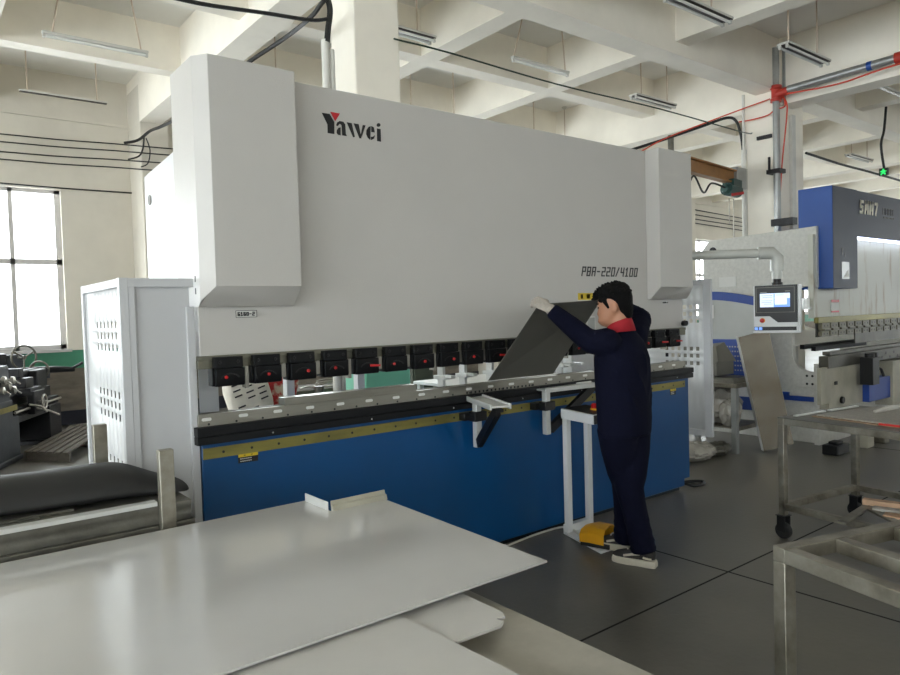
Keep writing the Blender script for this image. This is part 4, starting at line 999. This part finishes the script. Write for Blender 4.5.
obj('print', g, 'black_sticker', sk)['kind'] = 'stuff'
sack((2.45,5.45,.98), (.16,0,-.03), (0,.08,0), (.05,0,.20), 'red printed sack behind the white sack', 'red_sack', 'printed_sack')
for i, (x, z) in enumerate(((2.60,.13),(2.71,.20))):
    g = G(); g.lathe([(.04,.77),(.04,.80+z)], (x, 5.2, 0), (0,0,1), 14); single('pipe_offcut', g, 'raw_steel', ('shorter', 'taller')[i] + ' upright grey pipe offcut beside the red sack', 'pipe', None)
wt = thing('steel_bench', (3.2, 6.0, 0), 'dark bench with a coil of wire behind the press', 'bench')
for x, y in ((2.82,5.85),(3.36,5.85),(2.82,6.3),(3.36,6.3)): obj('leg', G().box(x, x+.05, y, y+.05, 0, .86), 'rusty_steel', wt)
obj('tabletop', G().box(2.80, 3.44, 5.83, 6.38, .86, .90), 'wood', wt)
g = G()
for k in range(3): g.torus((3.2+.03*k, 6.02, .915+.012*k), (.1*k, .3, 1), .11+.012*k, .007, 20, 6)
g.tube(curve_pts([(2.9,5.95,.912),(3.0,6.0,.918),(3.1,5.95,.912),(3.2,5.91,.915)], 5), .007, 6); single('wire_coil', g, 'worn_metal', 'coil of pale wire on the dark bench behind the press', 'wire')
for i, (x0, x1, y0, z1, mm, lab) in enumerate(((4.36,4.64,6.2,1.02,'dark_green','dark olive box cabinet behind the press, right of the mint column foot'),)):
    c_ = thing('steel_cabinet', ((x0+x1)/2, y0+.2, 0), lab, 'cabinet')
    obj('body', G().box(x0, x1, y0, y0+.4, 0, z1), mm, c_, .006)
    obj('door', G().box(x0+.02, x1-.02, y0-.012, y0, .06, z1-.03), mm, c_, .004)
    obj('handle', G().box(x1-.07, x1-.055, y0-.03, y0-.012, .6, .75), 'zinc', c_)
wb = thing('white_table', (4.75, 5.35, 0), 'white topped table behind the back gauge of the press', 'table')
obj('tabletop', G().box(4.05, 5.5, 5.0, 5.75, .87, .90), 'white_smooth', wb, .004)
for x, y in ((4.08,5.03),(5.42,5.03),(4.08,5.68),(5.42,5.68)): obj('leg', G().box(x, x+.05, y, y+.05, 0, .87), 'white_smooth', wb)
g = G(); g.box(5.55, 6.65, 5.6, 5.64, .0, 1.12); single('white_board', g, 'white_smooth', 'white board standing behind the press near the raised sheet', 'board', None, .004)

# ------------------------------------------------------------------ lathe, second machine and pallet at the left
lt = thing('lathe', (.7, 9.9, 0), 'old dark grey lathe with chrome knobs under the window', 'lathe')
la = V((math.cos(math.radians(64)), math.sin(math.radians(64)), 0)); ln = V((la.y, -la.x, 0)); LO = V((.80, 9.05, 0))
def lp(a, b, z): return LO + la*a + ln*b + zz*z
def lbox(g, a0, a1, b0, b1, z0, z1): return g.obox(lp((a0+a1)/2, (b0+b1)/2, (z0+z1)/2), la*(a1-a0)/2, ln*(b1-b0)/2, zz*(z1-z0)/2)
g = lbox(G(), -.7, .62, -.55, 0, 0, .52); lbox(g, -.72, .64, -.57, .02, 0, .06); obj('headstock_base', g, 'cast_iron', lt, .01)
g = lbox(G(), 1.65, 2.1, -.5, 0, 0, .5); lbox(g, 1.62, 2.13, -.52, .02, 0, .06); obj('tailstock_base', g, 'cast_black', lt, .01)
g = lbox(G(), .62, 1.65, -.52, -.02, .42, .50); lbox(g, .6, 2.15, -.5, -.04, .50, .60); lbox(g, .7, 1.65, -.45, -.40, .1, .45); obj('chip_tray', g, 'cast_black', lt, .006)
g = lbox(G(), -.7, 2.1, -.42, -.12, .60, .74); obj('bed', g, 'cast_black', lt, .006)
g = lbox(G(), -.7, .45, -.5, -.02, .70, 1.12); hs = obj('headstock', g, 'cast_iron', lt, .02)
g = lbox(G(), -.7, .45, -.02, 0, .50, .72); obj('gear_cover', g, 'cast_iron', lt, .01)
g = lbox(G(), -.5, .5, .02, .03, .60, .66); obj('name_strip', g, 'brass', lt)
for k, (a, z) in enumerate(((.05,.86),(.22,.90),(.36,.84),(.34,.95),(.1,.97))):
    g = G(); g.lathe([(.02,0),(.02,.05),(.045,.055),(.045,.09),(.02,.10)], lp(a, -.02, z), ln, 12); g.tube([lp(a,.07,z), lp(a+.1,.09,z-.05)], .010, 8); obj('lever_knob', g, 'worn_metal', hs)
g = G(); g.lathe([(.10,0),(.13,.02),(.13,.12),(.09,.14),(.04,.16)], lp(.45, -.27, .93), la, 20); obj('chuck', g, 'worn_metal', lt)
g = lbox(G(), .95, 1.35, -.5, .02, .70, .80); lbox(g, .95, 1.35, -.02, .06, .48, .76); lbox(g, 1.02, 1.28, -.4, -.05, .80, .92); lbox(g, 1.08, 1.22, -.32, -.14, .92, 1.04); ca = obj('carriage', g, 'cast_black', lt, .01)
g = G(); g.torus(lp(1.08, .13, .62), ln, .085, .012, 20, 8); g.tube([lp(1.08,.06,.62), lp(1.08,.14,.62)], .02, 8)
for k in range(3): t = 2*PI*k/3; g.tube([lp(1.08,.13,.62), lp(1.08,.13,.62)+la*.085*math.cos(t)+zz*.085*math.sin(t)], .008, 6)
obj('handwheel', g, 'worn_metal', ca)
g = G(); g.tube([lp(1.0,.06,.55), lp(1.12,.16,.50), lp(1.3,.22,.42)], .012, 8); g.tube([lp(.8,.05,.62), lp(.92,.14,.58), lp(1.0,.18,.50)], .012, 8); obj('lever', g, 'worn_metal', lt)
g = lbox(G(), 1.62, 2.0, -.42, -.12, .74, .98); g.tube([lp(1.35,-.27,.95), lp(2.0,-.27,.95)], .05, 12); ts = obj('tailstock', g, 'cast_black', lt, .02)
g = G(); g.torus(lp(2.16,-.27,.95), la, .12, .014, 20, 8); g.tube([lp(2.0,-.27,.95), lp(2.2,-.27,.95)], .025, 8)
for k in range(3): t = 2*PI*k/3+.4; g.tube([lp(2.16,-.27,.95), lp(2.16,-.27,.95)+ln*.12*math.cos(t)+zz*.12*math.sin(t)], .009, 6)
obj('handwheel', g, 'raw_steel', ts)
g = lbox(G(), .9, 2.15, -.2, -.15, .62, .66); g.tube([lp(.5,.0,.56), lp(2.1,.0,.56)], .016, 8); obj('lead_screw', g, 'worn_metal', lt)
mm_ = thing('milling_machine', (1.08, 11.75, 0), 'dark machine with a large ring handwheel below the window', 'milling machine')
q = V((1.08, 11.75, 0))
g = G(); g.box(q.x-.35, q.x+.25, q.y-.25, q.y+.35, 0, .75); obj('base', g, 'cast_black', mm_, .02)
g = G(); g.box(q.x-.25, q.x+.10, q.y-.15, q.y+.25, .75, 1.18); g.box(q.x-.12, q.x+.02, q.y-.1, q.y+.1, 1.18, 1.28); g.lathe([(.05,1.28),(.05,1.33)], (q.x-.04, q.y, 0), (0,0,1), 12); obj('column_head', g, 'cast_black', mm_, .01)
g = G(); g.box(q.x-.3, q.x+.62, q.y-.2, q.y+.1, .80, .95); g.box(q.x+.1, q.x+.3, q.y-.1, q.y+.08, .95, 1.16); obj('work_slide', g, 'cast_iron', mm_, .01)
g = G(); ax = V((.35,-.93,0)); hc_ = V((q.x+.30, q.y-.22, 1.12)); g.torus(hc_, ax, .17, .015, 28, 8); g.tube([hc_-ax*.12, hc_+ax*.02], .03, 8)
for k in range(3): t = 2*PI*k/3+.5; g.tube([hc_, hc_+V((.93,.35,0))*.17*math.cos(t)+zz*.17*math.sin(t)], .012, 6)
obj('handwheel', g, 'raw_steel', mm_)
g = G(); g.tube([(q.x+.25,q.y-.2,.93),(q.x+.7,q.y-.15,.92),(q.x+.95,q.y-.1,.90)], [.05,.05,.035], 12); g.tube([(q.x+.9,q.y-.1,.90),(q.x+1.05,q.y-.2,1.0)], .02, 8); obj('spindle', g, 'cast_black', mm_)
pA, pB, pC = at(24,451,Z=.12), at(70,427,Z=.12), at(63,452.5,Z=.12)
pu = (pB-pA); pv = (pC-pA); pu.z = pv.z = 0; pu *= 1.15; pv *= 1.12; PO = V((pA.x, pA.y, 0))
pl = thing('pallet', PO+pu/2+pv/2, 'weathered wooden slat pallet on the floor beside the lathe', 'pallet')
for k in range(6):
    a = PO + pv*(.07+.172*k); obj('slat', G().obox(a + pu*.5 + zz*.11, pu*.5, pv*.066, zz*.011), 'wood', pl, .003)
for k in (.04, .5, .96):
    a = PO + pu*k + pv*.5; obj('bearer', G().obox(a + zz*.05, pu.normalized()*.04, pv*.5, zz*.049), 'wood', pl, .003)

# ------------------------------------------------------------------ lamps hanging from the ceiling
def lamp(p, q, label, double, rods, dark=False, lean=(0, 0)):
    p, q = V(p), V(q); z = (p.z+q.z)/2; p.z = q.z = z; p.y = q.y = (p.y+q.y)/2
    t = thing('fluorescent_lamp', ((p+q)/2), label, 'ceiling lamp', 'unlit tube lamps hanging from the ceiling')
    d = (q-p).normalized()
    g = G(); mid = (p+q)/2
    w_ = .075 if double else .03
    g.obox(mid+zz*.022, (q-p)/2, V((0,w_,0)), zz*.012); obj('housing', g, 'lamp_body', t, .003)
    obj('under_plate', G().obox(mid+zz*.006, (q-p)/2*.99, V((0,w_*.92,0)), zz*.004), 'lamp_dark' if (double or dark) else 'lamp_body', t)
    for y in ((-.042,.042) if double else (() if dark else (0,))):
        obj('tube', G().tube([p+d*.03+V((0,y,-.018)), q-d*.03+V((0,y,-.018))], .015, 10), 'lamp_tube', t)
        for e, s_ in ((p, 1), (q, -1)):
            obj('tube_holder', G().obox(e+d*.015*s_+V((0,y,-.01)), d*.012, V((0,.016,0)), zz*.026), 'lamp_body', t)
    for i, r in enumerate(rods):
        a = p.lerp(q, r); b = a.copy(); b.z = ZC; b.x += lean[i]
        rd = obj('hanging_rod', G().tube([a+zz*.035, b], .009, 8), 'rod', t)
        obj('ceiling_rose', G().lathe([(.012,-.05),(.045,-.02),(.05,0)], b, zz, 14), 'lamp_body', rd)
lamp(at(19,93,Y=11.2), at(107,103,Y=11.2), 'tube lamp in front of the north wall above the left window', False, (.09,.88), True)
lamp(at(42,34,Y=8.87), at(148,54,Y=8.87), 'tube lamp at the top left, second from the window wall', False, (.09,.93), False, (.12,-.10))
L3 = at(399,30,Y=6.45); lamp(L3-V((.75,0,0)), at(433,42,Y=6.45), 'double tube lamp immediately right of the left column', True, (.2,.82), True)
lamp(at(512,57,Y=6.45), at(568,76,Y=6.45), 'white tube lamp above the middle of the white press', False, (.03,.95), False, (.22,-.06))
lamp(at(633,95,Y=6.45), at(673,108,Y=6.45), 'double tube lamp above the right end of the white press', True, (.2,.85), True)
lamp(at(668,-1,Y=4.0), at(727,20,Y=4.0), 'double tube lamp at the top edge, left of the right column', True, (.2,.72), True)
lamp(at(783,47,Y=4.0), at(825,62,Y=4.0), 'double tube lamp hanging in front of the right column', True, (.12,.8), True)
lamp(at(878,84,Y=4.0), at(905,99,Y=4.0), 'white tube lamp at the right edge above the steel pipe', False, (.1,.9))
lamp(at(848,155,X=16.6).lerp(at(848,155,X=16.6),1), at(848,155,X=16.6)+V((1.2,0,0)), 'double tube lamp far back right of the column', True, (.15,.85))
lamp((12.7,6.9,4.72), (13.9,6.9,4.72), 'double tube lamp partly behind the right column', True, (.2,.85))
# lamps whose tubes hang behind the top of the press
for i, (x, y) in enumerate(((4.0,8.95), (6.1,8.75), (9.2,9.2))):
    lamp((x,y,4.55), (x+1.2,y,4.55), ('lamp on rods behind the press, left of the left column', 'lamp on rods behind the press, just right of the left column', 'lamp on rods behind the press, above its middle')[i], True, (.15,.85))

# ------------------------------------------------------------------ wires and pipes
def cable(P, r, mm, label, n=8, cat='cable', group=None, name='cable'):
    return single(name, G().tube(curve_pts(P, n), r, 7), mm, label, cat, group)
Yw = 12.22
for i, (y0, y1) in enumerate(((133.8,148.5),(141.5,154.5),(151.5,162.5),(159,170))):
    a, b = at(0, y0, Y=Yw), at(168-6*i, y1, Y=11.54); k1 = at(110, y0+(y1-y0)*110/(168-6*i), Y=12.15); k2 = at(138, y0+(y1-y0)*138/(168-6*i), Y=11.56); d = (a-k1)
    cable([b+(b-k2)*1.5, b, k2, k1, a.lerp(k1,.5)-zz*.01, a, a+d*.6], .010, 'cable', ('top', 'second', 'third', 'bottom')[i] + ' of four black wires strung along the window wall', 4, 'cable', 'black wires along the window wall')
cable([at(0,183,Y=12.24), at(60,188,Y=12.24), at(140,193.5,Y=12.24)], .012, 'cable', 'thin dark wire above the left window', 4)
for k in (0,):
    cable([at(124,143,Y=11.55), at(138,140,Y=11.5), at(150,131,Y=11.2), at(160,127,Y=10.2), at(176,119,Y=9.0), at(200,105,Y=8.0)], .022, 'cable', 'thick black cable bundle rising from the wall wires behind the press', 6)
    cable([at(144,137,Y=11.45), at(143,148,Y=11.5), at(139,156,Y=11.52), at(128,159.5,Y=11.54)], .013, 'cable', 'short black cable dropping to the wall wires, left one', 6)
    cable([at(146,138,Y=11.45), at(150,150,Y=11.5), at(148,163,Y=11.52), at(141,167,Y=11.54)], .009, 'cable', 'short black cable dropping to the wall wires, right one', 6)
for i, (y0, y1) in enumerate(((208.5,219),(213.5,223),(218,227),(222,231))):
    a, b = at(688, y0, Y=12.2), at(746, y1, Y=12.2); d = b-a
    cable([a-d*.6, a, a.lerp(b,.5), b, b+d*.5], .016, 'cable', ('top', 'second', 'third', 'bottom')[i] + ' of four dark wires on the far wall beside the right column', 4, 'cable', 'dark wires on the far wall')
YC = 5.02
cable([at(135,-12,Y=YC), at(200,3.5,Y=YC), at(265,13,Y=YC), at(310,20,Y=YC), at(327,19,Y=YC)], .015, 'cable', 'black cable along the top left to the left column', 6)
cable([at(225,80,Y=6.5), at(252,60,Y=6.2), at(285,38,Y=5.7), at(310,18,Y=5.2), at(322,3,Y=YC), at(330,-6,Y=YC)], .019, 'cable', 'dark cable bundle sloping up to the left column', 6)
cable([at(326,-6,Y=YC), at(330,10,Y=YC), at(328,30,Y=YC), at(327,42,Y=YC)], .024, 'cable', 'black cable bundle dropping into the conduit on the left column', 6)
for i, (x, y0) in enumerate(((325,40),(331.5,50))):
    a = at(x, y0, Y=YC+.02); g = G(); g.tube([V((a.x, a.y, 0)), a], .032 if i == 0 else .024, 12); single('conduit', g, 'white_pvc', ('thicker', 'thinner')[i] + ' white conduit pipe on the left side of the left column', 'conduit')
cable([at(395,39,Y=5.095), at(400,40.3,Y=5.03), at(450,53,Y=5.0), at(560,85,Y=5.0), at(660,109,Y=5.0), at(742,132,Y=5.0), at(752,133,X=10.265)], .008, 'cable_green', 'thin dark green wire strung from column to column', 6)
XC = 10.22
cable([at(618,154,X=9.3), at(640,147,X=9.4), at(665,139,X=9.6), at(700,127,X=9.9), at(726,118,X=10.1), at(736,121,X=10.18), at(741,135,X=10.2), at(743,150,X=10.22)], .022, 'cable', 'black cable bundle crossing to the conduit on the right column', 6)
cable([at(640,152,X=9.2), at(664,139,X=9.5), at(705,123,X=9.9), at(745,108,X=10.15), at(770,99,X=10.2)], .010, 'orange_hose', 'orange hose running left from the red fitting on the right column', 6, 'hose', None, 'hose')
cable([at(739,122,X=10.2), at(755,119,X=10.2), at(770,114,X=10.2), at(778,104,X=10.2), at(783,97,X=10.2), at(785,106,X=10.2), at(777,109,X=10.2)], .010, 'orange_hose', 'orange hose looped around the red fitting', 6, 'hose', None, 'hose')
cable([at(783,97,X=10.2), at(787,105,X=10.2), at(786,125,X=10.2), at(782,165,X=10.22), at(778,228,X=10.22)], .010, 'orange_hose', 'orange hose hanging down the right column', 6, 'hose', None, 'hose')
a = at(744,150,X=10.2); g = G(); g.tube([V((a.x,a.y,0)), a], .040, 10); g.tube([a, V((a.x,a.y,4.75))], .022, 10)
single('conduit', g, 'white_pvc', 'white conduit on the left edge of the right column', 'conduit')
a = at(776,95,X=10.19); pipe = thing('riser_pipe', (a.x, a.y, 0), 'grey riser pipe with red fitting up the right column', 'pipe')
obj('pipe', G().tube([V((a.x,a.y,0)), V((a.x,a.y,5.3))], .048, 16), 'galv', pipe)
g = G(); g.lathe([(.06,-.10),(.078,-.10),(.078,-.06),(.064,-.05),(.064,.08),(.08,.09),(.08,.13),(.055,.14)], V((a.x,a.y,a.z)), zz, 16); g.tube([V((a.x,a.y,a.z)), V((a.x,a.y-.18,a.z+.02))], [.064,.06], 14)
obj('fitting', g, 'red_fit', pipe, label='red grooved fitting')
g = G(); c = at(776,171,X=10.19); g.box(a.x-.09, a.x+.09, c.y-.10, c.y+.10, c.z-.04, c.z+.02); g.box(a.x-.02, a.x+.02, c.y+.09, c.y+.11, c.z, c.z+.22); c2 = at(772,136,X=10.19); g.box(a.x-.03, a.x+.01, c2.y, c2.y+.22, c2.z-.02, c2.z+.03)
obj('pipe_bracket', g, 'cast_black', pipe)
b = V((a.x-.0, a.y-.18, a.z+.03)); e = b + V((.0, -7.5, .15)); hp_ = thing('branch_pipe', b, 'horizontal steel pipe with blue band below the right beam', 'pipe')
obj('pipe', G().tube([b, e], .056, 16), 'galv', hp_)
c = at(870,71,X=a.x); obj('band', G().lathe([(.06,-.03),(.06,.03)], V((a.x, c.y, b.z+.02*(b.y-c.y))), (0,1,0), 16), 'm2_blue', hp_, label='blue band around the pipe')
c = at(899,62,X=a.x); obj('coupling', G().lathe([(.072,-.14),(.072,.06)], V((a.x, c.y-.02, b.z+.02*(b.y-c.y))), (0,1,0), 16), 'red_fit', hp_, label='red coupling')
cable([V((a.x-.09,a.y-.2,a.z-.05)), V((a.x-.09,a.y-.9,a.z-.10)), V((a.x-.09,a.y-1.6,a.z-.05)), V((a.x-.09,a.y-3.5,a.z+.0))], .012, 'orange_hose', 'orange hose tied along the horizontal steel pipe', 6, 'hose', None, 'hose')
for i, px in enumerate((784.5,)):
    q = at(px, 60, Y=5.03); g = G(); g.tube([V((q.x,q.y,4.5)), V((q.x,q.y,5.3))], .035, 12); single('conduit', g, 'galv', 'short metal pipe rising above the red fitting on the right column', 'conduit')
g = G(); g.box(10.62, 10.74, 5.05, 5.1, 0, 4.4); single('cable_trunking', g, 'white_pvc', 'cream trunking strip down the front of the right column', 'trunking', None, .004)
g = G(); g.obox(at(784,222,X=10.2), V((.07,0,0)), V((0,.16,0)), zz*.05); single('column_bracket', g, 'cast_black', 'dark bracket across the right column above the grey press', 'bracket')
# jib crane with hoist
j0, j1 = at(684,163,Y=5.46), at(738,178,Y=5.62); jd = (j1-j0).normalized()
jc = thing('jib_crane', j1-zz*.15, 'rust coloured jib beam with hoist beside the right column', 'crane')
j00 = j0 - jd*.55
obj('beam', (lambda g: (g.bar(j00+zz*.08, j1+zz*.08, .12, .02), g.bar(j00-zz*.10, j1-zz*.10, .12, .02), g.bar(j00-zz*.01, j1-zz*.01, .02, .18), g)[-1])(G()), 'orange_beam', jc)
g = G(); g.box(j1.x-.16, j1.x+.14, j1.y-.08, j1.y+.12, j1.z-.18, j1.z+.14); obj('end_stop', g, 'galv', jc, .01)
hb = j1 - jd*.20 - zz*.21
g = G(); g.tube([hb-jd*.20, hb+jd*.16], .095, 16); g.tube([hb-jd*.20, hb-jd*.26], [.075,.05], 14); g.obox(hb+zz*.10, jd*.14, V((0,.09,0)), zz*.05); ho = obj('hoist', g, 'hoist_green', jc)
obj('hoist_trim', G().bar(hb-jd*.16-zz*.09-V((0,.07,0)), hb+jd*.18-zz*.03-V((0,.09,0)), .02, .04), 'red', ho, label='red strip')
g = G(); g.tube([hb+V((.06,.02,-.12)), hb+V((.06,.02,-1.3))], .010, 6); g.tube([hb+V((-.06,.02,-.12)), hb+V((-.06,.02,-.5))], .008, 6); obj('chain', g, 'worn_metal', ho)
g = G(); P = [j0-zz*.14]; 
cable([j0-jd*.3-zz*.13, j0+jd*.05-zz*.30, j0+jd*.28-zz*.14, j0+jd*.55-zz*.34, j0+jd*.8-zz*.18, j1-jd*.40-zz*.2], .014, 'cable', 'black cable draped in loops below the jib beam', 8)
q = at(733,187,X=18.0); g = G(); g.tube([q, V((q.x,q.y,4.72))], .06, 10); single('hanger_post', g, 'raw_steel', 'dark hanger rod above the jib beam by the right column', 'hanger')
q = at(671,150,X=10.5); g = G(); g.tube([q-zz*.5, V((q.x,q.y,4.51))], .05, 10); single('hanger_post', g, 'raw_steel', 'dark hanger rod above the right end of the white press', 'hanger')
# far right: exit sign and its cable
q = at(884,172,Y=4.6)
sg_ = thing('exit_sign', q, 'small green lit sign hanging far back on the right', 'sign')
obj('case', G().box(q.x-.03, q.x+.03, q.y-.065, q.y+.065, q.z-.06, q.z+.06), 'black', sg_, .003)
g = G(); x = q.x-.032
for y0, y1, z0, z1 in ((-.02,.025,-.03,.025),(-.05,.045,0,.016),(-.035,-.017,-.05,-.018),(.017,.04,-.05,-.022),(-.014,.012,.027,.05)): g.box(x-.002, x+.003, q.y+y0, q.y+y1, q.z+z0, q.z+z1)
obj('pictogram', g, 'green_sign', sg_, label='green pictogram')
cable([at(886,107,Y=4.61), at(884,130,Y=4.61), at(881,145,Y=4.61), at(884,168,Y=4.61)], .020, 'cable', 'wrapped black cable dropping to the green sign', 6)
cable([at(806,153,Y=4.75), at(840,164,Y=4.72), at(870,172,Y=4.7), at(905,182,Y=4.66)], .018, 'cable', 'dark cable strung behind the right column towards the sign', 6)

# ------------------------------------------------------------------ daylight
w = bpy.data.worlds.new('sky'); SC.world = w; w.use_nodes = True
bg = w.node_tree.nodes['Background']; bg.inputs[0].default_value = (.93, .97, 1, 1); bg.inputs[1].default_value = 1.0
SC.view_settings.view_transform = 'Standard'; SC.view_settings.look = 'None'
SC.view_settings.gamma = 1; SC.view_settings.use_curve_mapping = False
SC.view_settings.exposure = 3.35
SC.cycles.max_bounces = 10; SC.cycles.diffuse_bounces = 7; SC.cycles.glossy_bounces = 4; SC.cycles.transparent_max_bounces = 8
SC.cycles.sample_clamp_indirect = 6
SC.cycles.use_denoising = True
